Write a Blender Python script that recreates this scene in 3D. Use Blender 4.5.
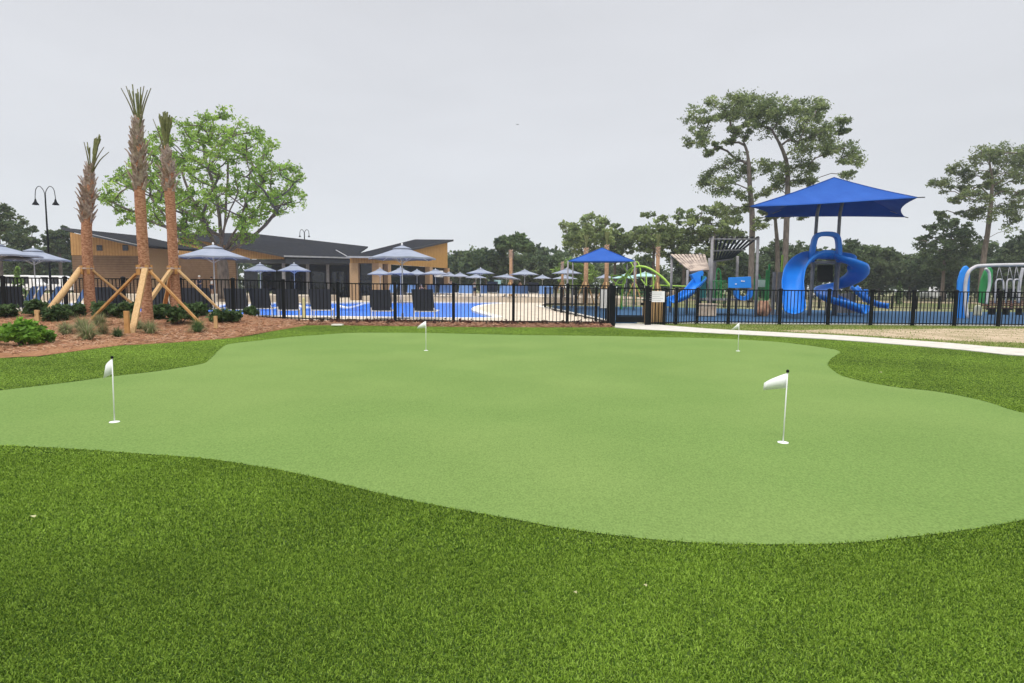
import bpy, math, random
import numpy as np
from mathutils import Vector, Matrix

for o in list(bpy.data.objects):
    bpy.data.objects.remove(o)
scene = bpy.context.scene
col = scene.collection
R = math.radians

# ------------------------------------------------------------------ camera
F, W, H, EYE = 600.0, 1024, 683, 1.65
PITCH, ROLL = math.atan(54.6 / F), 0.0088
fw = Vector((0, math.cos(PITCH), -math.sin(PITCH)))
rt0 = Vector((1, 0, 0)); up0 = rt0.cross(fw)
rt = rt0 * math.cos(ROLL) + up0 * math.sin(ROLL)
up = -rt0 * math.sin(ROLL) + up0 * math.cos(ROLL)
cam_d = bpy.data.cameras.new('camera')
cam = bpy.data.objects.new('camera', cam_d); col.objects.link(cam)
cam_d.sensor_width = 36; cam_d.lens = F / W * 36; cam_d.clip_start = .05; cam_d.clip_end = 4000
m = Matrix((rt, up, -fw)).transposed().to_4x4(); m.translation = Vector((0, 0, EYE))
cam.matrix_world = m
scene.camera = cam

# ------------------------------------------------------------------ sky, sun, exposure
SUN_EL, SUN_AZ = 58, 200      # azimuth measured clockwise from +Y
world = bpy.data.worlds.new('World'); scene.world = world; world.use_nodes = True
wn = world.node_tree; wn.nodes.clear()
wout = wn.nodes.new('ShaderNodeOutputWorld')
sky = wn.nodes.new('ShaderNodeTexSky'); sky.sky_type = 'NISHITA'; sky.sun_disc = False
sky.sun_elevation = R(SUN_EL); sky.sun_rotation = R(SUN_AZ)
bg1 = wn.nodes.new('ShaderNodeBackground'); bg1.inputs[1].default_value = .10
wn.links.new(sky.outputs[0], bg1.inputs[0])
tc = wn.nodes.new('ShaderNodeTexCoord')
sep = wn.nodes.new('ShaderNodeSeparateXYZ'); wn.links.new(tc.outputs['Generated'], sep.inputs[0])
ramp = wn.nodes.new('ShaderNodeValToRGB')           # overcast: the deck is much brighter overhead
wn.links.new(sep.outputs['Z'], ramp.inputs[0])
cr = ramp.color_ramp
cr.elements[0].position = 0.0; cr.elements[0].color = (.85, .875, .915, 1)
cr.elements[1].position = 1.0; cr.elements[1].color = (2.75, 2.77, 2.8, 1)
e = cr.elements.new(.08); e.color = (.795, .82, .865, 1)
e = cr.elements.new(.22); e.color = (.768, .784, .822, 1)
e = cr.elements.new(.42); e.color = (.75, .762, .80, 1)
e = cr.elements.new(.60); e.color = (1.45, 1.46, 1.48, 1)
mp = wn.nodes.new('ShaderNodeMapping'); mp.inputs['Scale'].default_value = (1.6, 1.6, 5.5)
wn.links.new(tc.outputs['Generated'], mp.inputs[0])
nz = wn.nodes.new('ShaderNodeTexNoise'); nz.inputs['Scale'].default_value = 1.5; nz.inputs['Detail'].default_value = 5
wn.links.new(mp.outputs[0], nz.inputs['Vector'])
mr = wn.nodes.new('ShaderNodeMapRange'); mr.inputs[1].default_value = .3; mr.inputs[2].default_value = .7
mr.inputs[3].default_value = .945; mr.inputs[4].default_value = 1.03
wn.links.new(nz.outputs[0], mr.inputs[0])
bg2 = wn.nodes.new('ShaderNodeBackground')
wn.links.new(ramp.outputs[0], bg2.inputs[0]); wn.links.new(mr.outputs[0], bg2.inputs[1])
mixs = wn.nodes.new('ShaderNodeMixShader'); mixs.inputs[0].default_value = .93
wn.links.new(bg1.outputs[0], mixs.inputs[1]); wn.links.new(bg2.outputs[0], mixs.inputs[2])
wn.links.new(mixs.outputs[0], wout.inputs[0])
sd = bpy.data.lights.new('sun', 'SUN'); sd.energy = 1.9; sd.angle = R(14); sd.color = (1, .97, .92)
sun = bpy.data.objects.new('sun', sd); col.objects.link(sun)
sdir = Vector((math.sin(R(SUN_AZ)) * math.cos(R(SUN_EL)), math.cos(R(SUN_AZ)) * math.cos(R(SUN_EL)), math.sin(R(SUN_EL))))
sun.rotation_euler = sdir.to_track_quat('Z', 'Y').to_euler()
sun.location = (0, 0, 60)
vs = scene.view_settings
scene.display_settings.display_device = 'sRGB'
vs.view_transform = 'Standard'; vs.look = 'None'; vs.exposure = 0.0; vs.gamma = 1; vs.use_curve_mapping = False
scene.render.engine = 'CYCLES'
scene.cycles.max_bounces = 6; scene.cycles.volume_bounces = 1; scene.cycles.transparent_max_bounces = 4

# ------------------------------------------------------------------ helpers
def ray(px, py): return fw * F + rt * (px - W / 2) + up * (H / 2 - py)
def G(px, py, z=0.0):
    d = ray(px, py); t = (z - EYE) / d.z
    return Vector((d.x * t, d.y * t, z))
def P(px, py, Y):
    d = ray(px, py); t = Y / d.y
    return Vector((d.x * t, Y, EYE + d.z * t))

def sm(a, b, x):
    t = min(1, max(0, (x - a) / (b - a))); return t * t * (3 - 2 * t)

class MB:
    def __init__(s): s.v = []; s.f = []
    def add(s, vs_, fs):
        n = len(s.v); s.v += [tuple(v) for v in vs_]; s.f += [tuple(i + n for i in f) for f in fs]
    def poly(s, pts): s.add(pts, [tuple(range(len(pts)))])
    def frame(s, o, X, Y, Z):
        vs_ = [o + X * a + Y * b + Z * c for a in (-.5, .5) for b in (-.5, .5) for c in (-.5, .5)]
        s.add(vs_, [(0, 1, 3, 2), (4, 6, 7, 5), (0, 4, 5, 1), (2, 3, 7, 6), (0, 2, 6, 4), (1, 5, 7, 3)])
    def box(s, c, sz, rz=0):
        c = Vector(c); q = Matrix.Rotation(rz, 3, 'Z')
        s.frame(c, q @ Vector((sz[0], 0, 0)), q @ Vector((0, sz[1], 0)), Vector((0, 0, sz[2])))
    def beam(s, p, q, w, h=None, hint=(0, 0, 1)):
        p = Vector(p); q = Vector(q); d = q - p; h = h or w
        t = d.normalized(); a = t.cross(Vector(hint))
        if a.length < 1e-4: a = t.cross(Vector((0, 1, 0)))
        a.normalize(); b = a.cross(t)
        s.frame((p + q) / 2, a * w, d, b * h)
    def tube(s, pts, r, n=8, cap=True):
        pts = [Vector(p) for p in pts]
        if not hasattr(r, '__len__'): r = [r] * len(pts)
        vs_ = []; a = None
        for i, p in enumerate(pts):
            t = (pts[min(i + 1, len(pts) - 1)] - pts[max(i - 1, 0)]).normalized()
            if a is None:
                a = t.cross(Vector((0, 0, 1)))
                if a.length < 1e-3: a = t.cross(Vector((1, 0, 0)))
            a = a - t * a.dot(t); a.normalize(); b = t.cross(a)
            for k in range(n):
                th = 2 * math.pi * k / n
                vs_.append(p + (a * math.cos(th) + b * math.sin(th)) * r[i])
        fs = []
        for i in range(len(pts) - 1):
            for k in range(n):
                k2 = (k + 1) % n
                fs.append((i * n + k, i * n + k2, (i + 1) * n + k2, (i + 1) * n + k))
        if cap:
            fs.append(tuple(range(n - 1, -1, -1))); fs.append(tuple((len(pts) - 1) * n + k for k in range(n)))
        s.add(vs_, fs)
    def lathe(s, prof, c=(0, 0, 0), n=16, ph=0):
        c = Vector(c); vs_ = []; fs = []
        for r, z in prof:
            for k in range(n):
                th = 2 * math.pi * k / n + ph
                vs_.append(c + Vector((r * math.cos(th), r * math.sin(th), z)))
        for i in range(len(prof) - 1):
            for k in range(n):
                k2 = (k + 1) % n
                fs.append((i * n + k, i * n + k2, (i + 1) * n + k2, (i + 1) * n + k))
        s.add(vs_, fs)
    def slab(s, pts, th, d=None):
        pts = [Vector(p) for p in pts]; n = len(pts)
        if d is None:
            nn = (pts[1] - pts[0]).cross(pts[2] - pts[0]).normalized()
            d = nn * th
            if d.z > 0: d = -d
        else: d = Vector(d) * th
        s.add(pts + [p + d for p in pts], [tuple(range(n)), tuple(range(2 * n - 1, n - 1, -1))] +
              [(i, i + n, (i + 1) % n + n, (i + 1) % n) for i in range(n)])
    def sweep(s, path, prof):
        """closed profile (lateral, up) swept along a path, kept upright"""
        path = [Vector(p) for p in path]; n = len(prof); vs_ = []; fs = []
        for i, p in enumerate(path):
            t = (path[min(i + 1, len(path) - 1)] - path[max(i - 1, 0)]).normalized()
            sd_ = t.cross(Vector((0, 0, 1)))
            sd_.normalize(); u = sd_.cross(t)
            for a, b in prof: vs_.append(p + sd_ * a + u * b)
        for i in range(len(path) - 1):
            for k in range(n):
                k2 = (k + 1) % n
                fs.append((i * n + k, i * n + k2, (i + 1) * n + k2, (i + 1) * n + k))
        fs.append(tuple(range(n - 1, -1, -1))); fs.append(tuple((len(path) - 1) * n + k for k in range(n)))
        s.add(vs_, fs)

ORG = {}
def tag(o, label=None, cat=None, group=None, kind=None):
    if label: o['label'] = label
    if cat: o['category'] = cat
    if group: o['group'] = group
    if kind: o['kind'] = kind
    return o
def thing(name, label, cat, loc=(0, 0, 0), group=None):
    o = bpy.data.objects.new(name, None); col.objects.link(o); o.location = loc
    o.empty_display_size = .2
    ORG[o.name] = Vector(loc)
    return tag(o, label, cat, group)
def shade(me, smooth):
    if smooth: me.polygons.foreach_set('use_smooth', [True] * len(me.polygons))
def build(mb, name, mat, parent=None, smooth=False, loc=None, bevel=0):
    org = ORG[parent.name] if parent else Vector(loc or (0, 0, 0))
    me = bpy.data.meshes.new(name)
    me.from_pydata([(x - org.x, y - org.y, z - org.z) for x, y, z in mb.v], [], mb.f)
    me.update(); shade(me, smooth)
    if mat: me.materials.append(mat)
    o = bpy.data.objects.new(name, me); col.objects.link(o)
    if parent: o.parent = parent
    else: o.location = org
    ORG[o.name] = org
    if bevel:
        b = o.modifiers.new('bevel', 'BEVEL'); b.width = bevel; b.segments = 2; b.limit_method = 'ANGLE'
    return o
def np_mesh(name, V, Fc, C, mat, parent=None, loc=None):
    org = ORG[parent.name] if parent else Vector(loc or (0, 0, 0))
    V = np.asarray(V, dtype=np.float32) - np.array(org, dtype=np.float32)
    me = bpy.data.meshes.new(name)
    k = Fc.shape[1]
    me.vertices.add(len(V)); me.vertices.foreach_set('co', V.ravel())
    me.loops.add(Fc.size); me.loops.foreach_set('vertex_index', Fc.astype(np.int32).ravel())
    me.polygons.add(len(Fc)); me.polygons.foreach_set('loop_start', np.arange(0, Fc.size, k, dtype=np.int32))
    me.update(calc_edges=True)
    if C is not None:
        at = me.color_attributes.new('col', 'FLOAT_COLOR', 'POINT')
        at.data.foreach_set('color', np.c_[C, np.ones(len(C))].astype(np.float32).ravel())
    me.materials.append(mat)
    o = bpy.data.objects.new(name, me); col.objects.link(o)
    if parent: o.parent = parent
    else: o.location = org
    ORG[o.name] = org
    return o
def copy_tree(o, parent=None):
    c = o.copy(); col.objects.link(c)
    if parent: c.parent = parent; c.matrix_parent_inverse = o.matrix_parent_inverse.copy()
    for ch in list(o.children): copy_tree(ch, c)
    return c
def struct(mb, name, mat, smooth=False, kind='structure'):
    o = build(mb, name, mat, smooth=smooth); o['kind'] = kind; return o
def spline(pts, n=8):
    pts = [Vector(p) for p in pts]; out = []
    q = [pts[0] * 2 - pts[1]] + pts + [pts[-1] * 2 - pts[-2]]
    for i in range(1, len(q) - 2):
        for k in range(n):
            t = k / n; a, b, c, d = q[i - 1], q[i], q[i + 1], q[i + 2]
            out.append(.5 * ((2 * b) + (c - a) * t + (2 * a - 5 * b + 4 * c - d) * t * t + (3 * b - a - 3 * c + d) * t ** 3))
    out.append(pts[-1]); return out

# ------------------------------------------------------------------ materials
def mat(name, c1, c2=None, scale=6.0, rough=.6, bump=0.0, bscale=None, metal=0.0, spec=.4, detail=5, lo=.35, hi=.65,
        c3=None, s3=.4, stretch=None, coat=0):
    mt = bpy.data.materials.new(name); mt.use_nodes = True
    nt = mt.node_tree; b = nt.nodes['Principled BSDF']
    b.inputs['Roughness'].default_value = rough; b.inputs['Metallic'].default_value = metal
    b.inputs['Specular IOR Level'].default_value = spec
    if coat: b.inputs['Coat Weight'].default_value = coat; b.inputs['Coat Roughness'].default_value = .15
    tcn = nt.nodes.new('ShaderNodeTexCoord'); vec = tcn.outputs['Object']
    if stretch:
        mpn = nt.nodes.new('ShaderNodeMapping'); mpn.inputs['Scale'].default_value = stretch
        nt.links.new(vec, mpn.inputs[0]); vec = mpn.outputs[0]
    def noise(sc, dt=detail):
        n = nt.nodes.new('ShaderNodeTexNoise'); n.inputs['Scale'].default_value = sc; n.inputs['Detail'].default_value = dt
        nt.links.new(vec, n.inputs['Vector']); return n.outputs[0]
    def rng(sock, a, c):
        n = nt.nodes.new('ShaderNodeMapRange'); n.inputs[1].default_value = a; n.inputs[2].default_value = c
        nt.links.new(sock, n.inputs[0]); return n.outputs[0]
    def mixc(fac, A, B):
        n = nt.nodes.new('ShaderNodeMix'); n.data_type = 'RGBA'
        nt.links.new(fac, n.inputs[0])
        for i, s_ in ((6, A), (7, B)):
            if isinstance(s_, tuple): n.inputs[i].default_value = (*s_, 1)
            else: nt.links.new(s_, n.inputs[i])
        return n.outputs[2]
    c = c1
    if c2: c = mixc(rng(noise(scale), lo, hi), c1, c2)
    if c3: c = mixc(rng(noise(s3, 3), .42, .62), c if not isinstance(c, tuple) else c1, c3)
    if isinstance(c, tuple): b.inputs['Base Color'].default_value = (*c, 1)
    else: nt.links.new(c, b.inputs['Base Color'])
    if bump:
        bn = nt.nodes.new('ShaderNodeBump'); bn.inputs['Strength'].default_value = bump; bn.inputs['Distance'].default_value = .02
        nt.links.new(noise(bscale or scale * 3, 4), bn.inputs['Height']); nt.links.new(bn.outputs[0], b.inputs['Normal'])
    return mt
def leafmat(name, rough=.55, trans=.25, spec=.12):
    mt = bpy.data.materials.new(name); mt.use_nodes = True
    nt = mt.node_tree; b = nt.nodes['Principled BSDF']
    at = nt.nodes.new('ShaderNodeAttribute'); at.attribute_name = 'col'
    nt.links.new(at.outputs['Color'], b.inputs['Base Color'])
    b.inputs['Roughness'].default_value = rough; b.inputs['Specular IOR Level'].default_value = spec
    if trans:
        t = nt.nodes.new('ShaderNodeBsdfTranslucent'); nt.links.new(at.outputs['Color'], t.inputs[0])
        mx = nt.nodes.new('ShaderNodeMixShader'); mx.inputs[0].default_value = trans
        nt.links.new(b.outputs[0], mx.inputs[1]); nt.links.new(t.outputs[0], mx.inputs[2])
        nt.links.new(mx.outputs[0], nt.nodes['Material Output'].inputs[0])
    return mt
def striped(name, c1, c2, freq, axis='X', rough=.7, thin=.12, c3=None):
    """boards / metal seams: narrow grooves every 1/freq metres along one object axis"""
    mt = mat(name, c1, c3 or tuple(x * .85 for x in c1), 3.0, rough, spec=.07)
    nt = mt.node_tree; b = nt.nodes['Principled BSDF']
    src = b.inputs['Base Color'].links[0].from_socket
    tcn = nt.nodes.new('ShaderNodeTexCoord'); sp = nt.nodes.new('ShaderNodeSeparateXYZ'); nt.links.new(tcn.outputs['Object'], sp.inputs[0])
    a = nt.nodes.new('ShaderNodeMath'); a.operation = 'MULTIPLY'; a.inputs[1].default_value = freq; nt.links.new(sp.outputs[axis], a.inputs[0])
    f = nt.nodes.new('ShaderNodeMath'); f.operation = 'FRACT'; nt.links.new(a.outputs[0], f.inputs[0])
    l = nt.nodes.new('ShaderNodeMath'); l.operation = 'LESS_THAN'; l.inputs[1].default_value = thin; nt.links.new(f.outputs[0], l.inputs[0])
    mx = nt.nodes.new('ShaderNodeMix'); mx.data_type = 'RGBA'; nt.links.new(l.outputs[0], mx.inputs[0])
    nt.links.new(src, mx.inputs[6]); mx.inputs[7].default_value = (*c2, 1); nt.links.new(mx.outputs[2], b.inputs['Base Color'])
    return mt

M = {}
M['ground'] = mat('far_grass', (.10, .13, .045), (.17, .17, .075), .25, .9, c3=(.24, .21, .13), s3=.045, spec=.06)
M['lawn'] = mat('thin_lawn', (.115, .175, .025), (.175, .225, .045), 5, .9, .4, 60, c3=(.23, .23, .085), s3=.5, spec=.06)
M['sand'] = mat('bare_sand', (.36, .275, .185), (.50, .395, .285), 5, .95, .6, 40, c3=(.30, .245, .15), s3=.9, spec=.06)
M['concrete'] = mat('concrete', (.46, .43, .38), (.55, .52, .47), 4, .85, .15, 80, spec=.06)
M['coping'] = mat('pale_coping', (.66, .62, .55), (.74, .70, .63), 3, .8, .1, 60)
M['deck'] = mat('tan_deck', (.50, .42, .33), (.60, .52, .42), 1.2, .85, .1, 50, spec=.06)
M['water'] = mat('pool_water', (.012, .14, .68), (.02, .20, .80), 1.5, .25, .25, 6, spec=.08)
M['rubber'] = mat('blue_rubber', (.032, .075, .145), (.045, .096, .178), 2.5, .9, .2, 120, c3=(.038, .085, .158), s3=.3, spec=.06)
M['mulch'] = mat('pine_straw_mulch', (.22, .105, .055), (.345, .19, .105), 14, .95, .8, 50, c3=(.27, .14, .073), s3=.8, spec=.06)
M['fringe'] = mat('fringe_backing', (.04, .075, .010), (.07, .12, .018), 60, .95, .5, 200)
M['leaf'] = leafmat('leaves', .55, .45); M['needle'] = leafmat('needles', .6, .4)
M['turf'] = leafmat('turf_blades', .62, .32, .14); M['straw'] = leafmat('straw', .8, 0)
M['bark'] = mat('bark', (.085, .065, .052), (.17, .135, .11), 5, .95, .6, 18, stretch=(1, 1, .3))
M['pinebark'] = mat('pine_bark', (.085, .068, .06), (.18, .148, .13), 3, .95, .5, 9, stretch=(1, 1, .4))
M['palmtrunk'] = mat('palm_trunk', (.24, .105, .057), (.48, .265, .165), 11, .95, 1.0, 30, stretch=(1, 1, 2.2), lo=.36, hi=.62, spec=.06)
M['palmfar'] = mat('palm_trunk_far', (.30, .165, .09), (.42, .25, .15), 5, .95, .6, 16)
M['boot'] = mat('palm_boots', (.24, .18, .155), (.50, .41, .35), 10, .95, .6, 30, spec=.06)
M['frond'] = mat('palm_fronds', (.10, .115, .035), (.20, .205, .075), 8, .6)
M['frondcut'] = mat('palm_leaf_stalks', (.09, .085, .035), (.16, .15, .06), 8, .6)
M['timber'] = mat('pale_timber', (.44, .265, .11), (.55, .36, .175), 4, .75, .2, 30, stretch=(6, 6, .8))
M['timber2'] = mat('orange_timber', (.40, .20, .06), (.50, .27, .10), 4, .75, .2, 30)
M['black'] = mat('black_metal', (.005, .006, .008), (.008, .009, .011), 3, .6, spec=.12)
M['canvas'] = mat('grey_blue_canvas', (.235, .262, .33), (.28, .305, .375), 2, .9, .1, 90, spec=.06)
M['white'] = mat('white_paint', (.72, .72, .72), (.78, .78, .78), 3, .5)
M['navy'] = mat('navy_sling', (.024, .031, .052), (.034, .043, .070), 30, .8)
M['bluesling'] = mat('blue_sling', (.10, .19, .40), (.14, .25, .48), 20, .8)
M['plblue'] = mat('blue_plastic', (.006, .165, .62), (.010, .195, .68), 1.5, .38, spec=.4)
M['plbluebright'] = mat('bright_blue_plastic', (.012, .22, .72), (.02, .26, .78), 1.5, .4)
M['sail'] = mat('blue_sail', (.014, .072, .315), (.020, .088, .36), 1.0, .85, .1, 60, spec=.2)
M['steel'] = mat('grey_steel', (.19, .18, .19), (.25, .24, .25), 4, .5, spec=.4)
M['galv'] = mat('light_steel', (.42, .41, .43), (.50, .49, .51), 4, .4, spec=.5)
M['lime'] = mat('lime_plastic', (.30, .50, .05), (.36, .56, .07), 2, .45)
M['green'] = mat('green_paint', (.02, .20, .05), (.03, .25, .07), 2, .5)
M['teal'] = mat('teal_plastic', (.02, .20, .20), (.03, .25, .25), 2, .5)
M['paleteal'] = mat('pale_teal_canvas', (.30, .48, .47), (.38, .55, .54), 2, .8)
M['slatdark'] = mat('dark_slats', (.025, .024, .025), (.05, .047, .046), 6, .8)
M['slattan'] = mat('tan_slats', (.42, .335, .275), (.25, .195, .165), 1.7, .8, lo=.45, hi=.55)
M['straw_leaf'] = mat('dry_leaf', (.36, .36, .18), (.42, .40, .22), 20, .8)
M['rock'] = mat('faux_rock', (.30, .14, .09), (.45, .27, .17), 3, .9, .8, 9)
M['stone'] = mat('tan_stone', (.36, .27, .20), (.48, .39, .30), 3, .9, .5, 14)
M['siding'] = striped('tan_board_siding', (.43, .245, .098), (.20, .105, .04), 3.3, 'X', c3=(.37, .205, .08))
M['sidingy'] = striped('tan_board_siding_end', (.50, .29, .10), (.27, .145, .045), 2.6, 'Y', c3=(.44, .25, .082))
M['brick'] = striped('brown_lap_wall', (.150, .092, .055), (.085, .05, .03), 4.2, 'Z', .85, .16, c3=(.185, .118, .072))
M['pillar'] = mat('tan_pillar', (.36, .23, .13), (.42, .28, .16), 8, .85)
M['roof'] = striped('dark_shingle_roof', (.013, .0135, .0165), (.006, .006, .008), 2.4, 'X', .95, .16, c3=(.026, .027, .032))
M['fascia'] = mat('dark_fascia', (.035, .037, .045), (.045, .048, .055), 3, .6)
M['trimgrey'] = mat('pale_gutter', (.30, .31, .33), (.36, .37, .39), 3, .5)
M['glass'] = mat('dark_glass', (.010, .011, .013), (.014, .015, .018), 1, .06, spec=.5)
M['dark'] = mat('dark_panel_and_porch_shade', (.022, .021, .021), (.035, .032, .03), 2, .8)  # near-black puts the porch's depth shade into the colour; slide panel shares it
M['tyre'] = mat('tyre', (.012, .012, .012), (.02, .02, .02), 4, .8)
M['skin'] = mat('skin', (.42, .25, .18), (.46, .28, .2), 3, .6)
M['hair'] = mat('dark_hair', (.02, .014, .01), (.03, .02, .015), 20, .7)
M['navycloth'] = mat('navy_cloth', (.02, .03, .075), (.03, .042, .095), 8, .9)
M['whitecloth'] = mat('white_cloth', (.80, .80, .80), (.84, .84, .84), 8, .9)
M['redcloth'] = mat('red_cloth', (.5, .07, .07), (.55, .1, .1), 8, .9)
M['creamplastic'] = mat('cream_plastic', (.62, .58, .42), (.68, .64, .48), 3, .6)
M['ink'] = mat('grey_print', (.30, .30, .32), (.36, .36, .38), 3, .7)
M['redbench'] = mat('brown_bench_slats', (.10, .045, .035), (.14, .065, .05), 5, .7)
M['yellow'] = mat('pale_yellow_paint', (.6, .55, .25), (.66, .6, .3), 3, .6)

# putting green: knitted short pile with a fine speckle and broad worn patches
def green_mat():
    mt = mat('short_pile_turf', (.137, .220, .060), (.164, .248, .070), 38, .9, .5, 220, c3=(.168, .248, .072), s3=.28, spec=.04, detail=8)
    nt = mt.node_tree; b = nt.nodes['Principled BSDF']; src = b.inputs['Base Color'].links[0].from_socket
    tcn = nt.nodes.new('ShaderNodeTexCoord')
    n1 = nt.nodes.new('ShaderNodeTexNoise'); n1.inputs['Scale'].default_value = 85; n1.inputs['Detail'].default_value = 2
    mp1 = nt.nodes.new('ShaderNodeMapping'); mp1.inputs['Scale'].default_value = (1, .55, 1)
    nt.links.new(tcn.outputs['Object'], mp1.inputs[0]); nt.links.new(mp1.outputs[0], n1.inputs['Vector'])
    n2 = nt.nodes.new('ShaderNodeTexNoise'); n2.inputs['Scale'].default_value = .55; n2.inputs['Detail'].default_value = 6
    nt.links.new(tcn.outputs['Object'], n2.inputs['Vector'])
    def mul(sock, a0, a1, f0, f1, c):
        r = nt.nodes.new('ShaderNodeMapRange'); r.inputs[1].default_value = a0; r.inputs[2].default_value = a1
        r.inputs[3].default_value = f0; r.inputs[4].default_value = f1; nt.links.new(sock, r.inputs[0])
        v = nt.nodes.new('ShaderNodeVectorMath'); v.operation = 'SCALE'; nt.links.new(c, v.inputs[0]); nt.links.new(r.outputs[0], v.inputs['Scale'])
        return v.outputs[0]
    c = mul(n1.outputs[0], .3, .7, .80, 1.18, src)
    c = mul(n2.outputs[0], .3, .7, .965, 1.03, c)
    nt.links.new(c, b.inputs['Base Color'])
    return mt
M['green_turf'] = green_mat()

# ------------------------------------------------------------------ the ground, green, fringe, bed, pool
g = MB(); S = 600
g.poly([(-S, -S, -.16), (S, -S, -.16), (S, S, -.16), (-S, S, -.16)])
struct(g, 'ground', M['ground'])

near_edge = [(0, 446), (60, 449), (120, 453), (200, 459), (250, 466), (300, 475), (350, 487), (400, 499), (450, 509), (512, 520),
             (560, 529), (620, 537), (680, 543), (740, 545.5), (800, 545.5), (850, 544), (900, 539), (960, 532), (1023, 521)]
right_out = [(1100, 500), (1160, 475), (1165, 450), (1120, 430)]
far_right = [(1023, 413), (990, 403), (960, 396), (930, 391), (900, 388), (870, 383), (845, 377), (834, 371), (828, 364.5), (832, 358.5), (840, 353),
             (836, 350), (815, 346.5), (790, 343.3), (770, 341.5), (738, 339.5)]
far_edge = [(700, 338), (650, 337), (600, 336), (550, 335.5), (512, 335), (470, 334), (420, 333), (380, 332.8), (350, 333), (320, 335), (290, 337),
            (260, 340.5), (230, 344), (222, 347.5), (215, 354), (209, 360), (200, 364.5), (156, 371.6), (114, 376.4), (76, 381.7), (39, 386.2), (0, 390.7)]
left_out = [(-90, 402), (-150, 415), (-150, 432), (-80, 441)]
green_w = [G(*p) for p in near_edge + right_out + far_right + far_edge + left_out]
green_w = spline(green_w + [green_w[0]], 4)[:-1]
gm = MB(); gm.poly([(p.x, p.y, .006) for p in green_w])
struct(gm, 'putting_green', M['green_turf'])

te = MB(); n_g = len(green_w)
te.v = [(p.x, p.y, .001) for p in green_w] + [(p.x, p.y, .009) for p in green_w]
te.f = [(i, (i + 1) % n_g, (i + 1) % n_g + n_g, i + n_g) for i in range(n_g)]
M['turf_edge'] = mat('turf_backing_edge', (.018, .035, .006), (.03, .055, .010), 30, .9)
struct(te, 'turf_edge', M['turf_edge'])

bed_front_px = [(0, 358.5), (55, 351), (98, 347), (127, 345.6), (165, 343.5), (200, 341), (230, 338.5), (254, 335.4), (272, 331.5), (286, 328.2), (297, 326),
                (337, 325.6), (415, 326.6), (516, 327.6), (612, 327.6)]
bed_front = [Vector((-30, 10.2, 0)), Vector((-20, 11.6, 0))] + [G(*p) for p in bed_front_px]
bed_front = spline(bed_front, 4)
path_lo_px = [(616, 328.2), (640, 329.8), (680, 331.8), (720, 334), (780, 337), (839, 340.5), (900, 345.2), (960, 350.3), (1024, 356.6)]
path_hi_px = [(650, 324.6), (680, 327), (720, 330), (780, 333), (839, 336), (900, 340.2), (960, 344.5), (1024, 349.5)]
plo = [G(*p) for p in path_lo_px]; phi = [G(*p) for p in path_hi_px]
plo.append(Vector((19.5, 11.2, 0))); phi.append(Vector((20.5, 12.6, 0)))
fr = MB()
outer = [(p.x, p.y, 0) for p in bed_front] + [(p.x, p.y, 0) for p in plo] + [(32, 2, 0), (32, -6, 0), (-30, -6, 0)]
fr.poly(outer)
struct(fr, 'fringe_turf', M['fringe'])
OUTER = np.array([(p[0], p[1]) for p in outer]); GREEN = np.array([(p.x, p.y) for p in green_w])

pm = MB()
def resample(pts, n_):
    q = spline(pts, 6); L = [0]
    for u, v in zip(q[:-1], q[1:]): L.append(L[-1] + (v - u).length)
    out = []
    for k in range(n_ + 1):
        t_ = L[-1] * k / n_; i = max(j for j in range(len(L)) if L[j] <= t_ + 1e-9); i = min(i, len(q) - 2)
        out.append(q[i].lerp(q[i + 1], (t_ - L[i]) / max(1e-9, L[i + 1] - L[i])))
    return out
lo_e = resample([Vector((G(616, 324).x, 27.4, 0))] + plo, 18); hi_e = resample([Vector((G(647, 324).x, 27.4, 0))] + phi, 18)
for k in range(18):
    f0, f1 = .006, .994
    pm.slab([lo_e[k].lerp(lo_e[k + 1], f0) + Vector((0, 0, .03)), lo_e[k].lerp(lo_e[k + 1], f1) + Vector((0, 0, .03)), hi_e[k].lerp(hi_e[k + 1], f1) + Vector((0, 0, .03)), hi_e[k].lerp(hi_e[k + 1], f0) + Vector((0, 0, .03))], .1, (0, 0, -1))
struct(pm, 'path', M['concrete'])
# thin lawn and bare sand between the path and the playground
lm = MB()
lm.poly([(p.x, p.y, -.004) for p in phi] + [(34, 10, -.004), (60, 18, -.004), (60, 28.3, -.004), (5.8, 28.3, -.004), (G(650, 324).x, 26.6, -.004)])
struct(lm, 'lawn', M['lawn'])
sp_ = [(778, 330.6), (800, 330), (850, 329.3), (940, 328.8), (1024, 328.6), (1150, 329), (1150, 352), (1060, 346), (1024, 343.2), (970, 341.5), (900, 338.0), (850, 334.5), (800, 332.3)]
rs = random.Random(5)
sw = spline([G(*p) for p in sp_ + [sp_[0]]], 5)[:-1]
s2 = MB(); s2.poly([(p.x + rs.uniform(-.06, .06), p.y + rs.uniform(-.12, .12), .001) for p in sw])
struct(s2, 'bare_sand', M['sand'])

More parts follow.
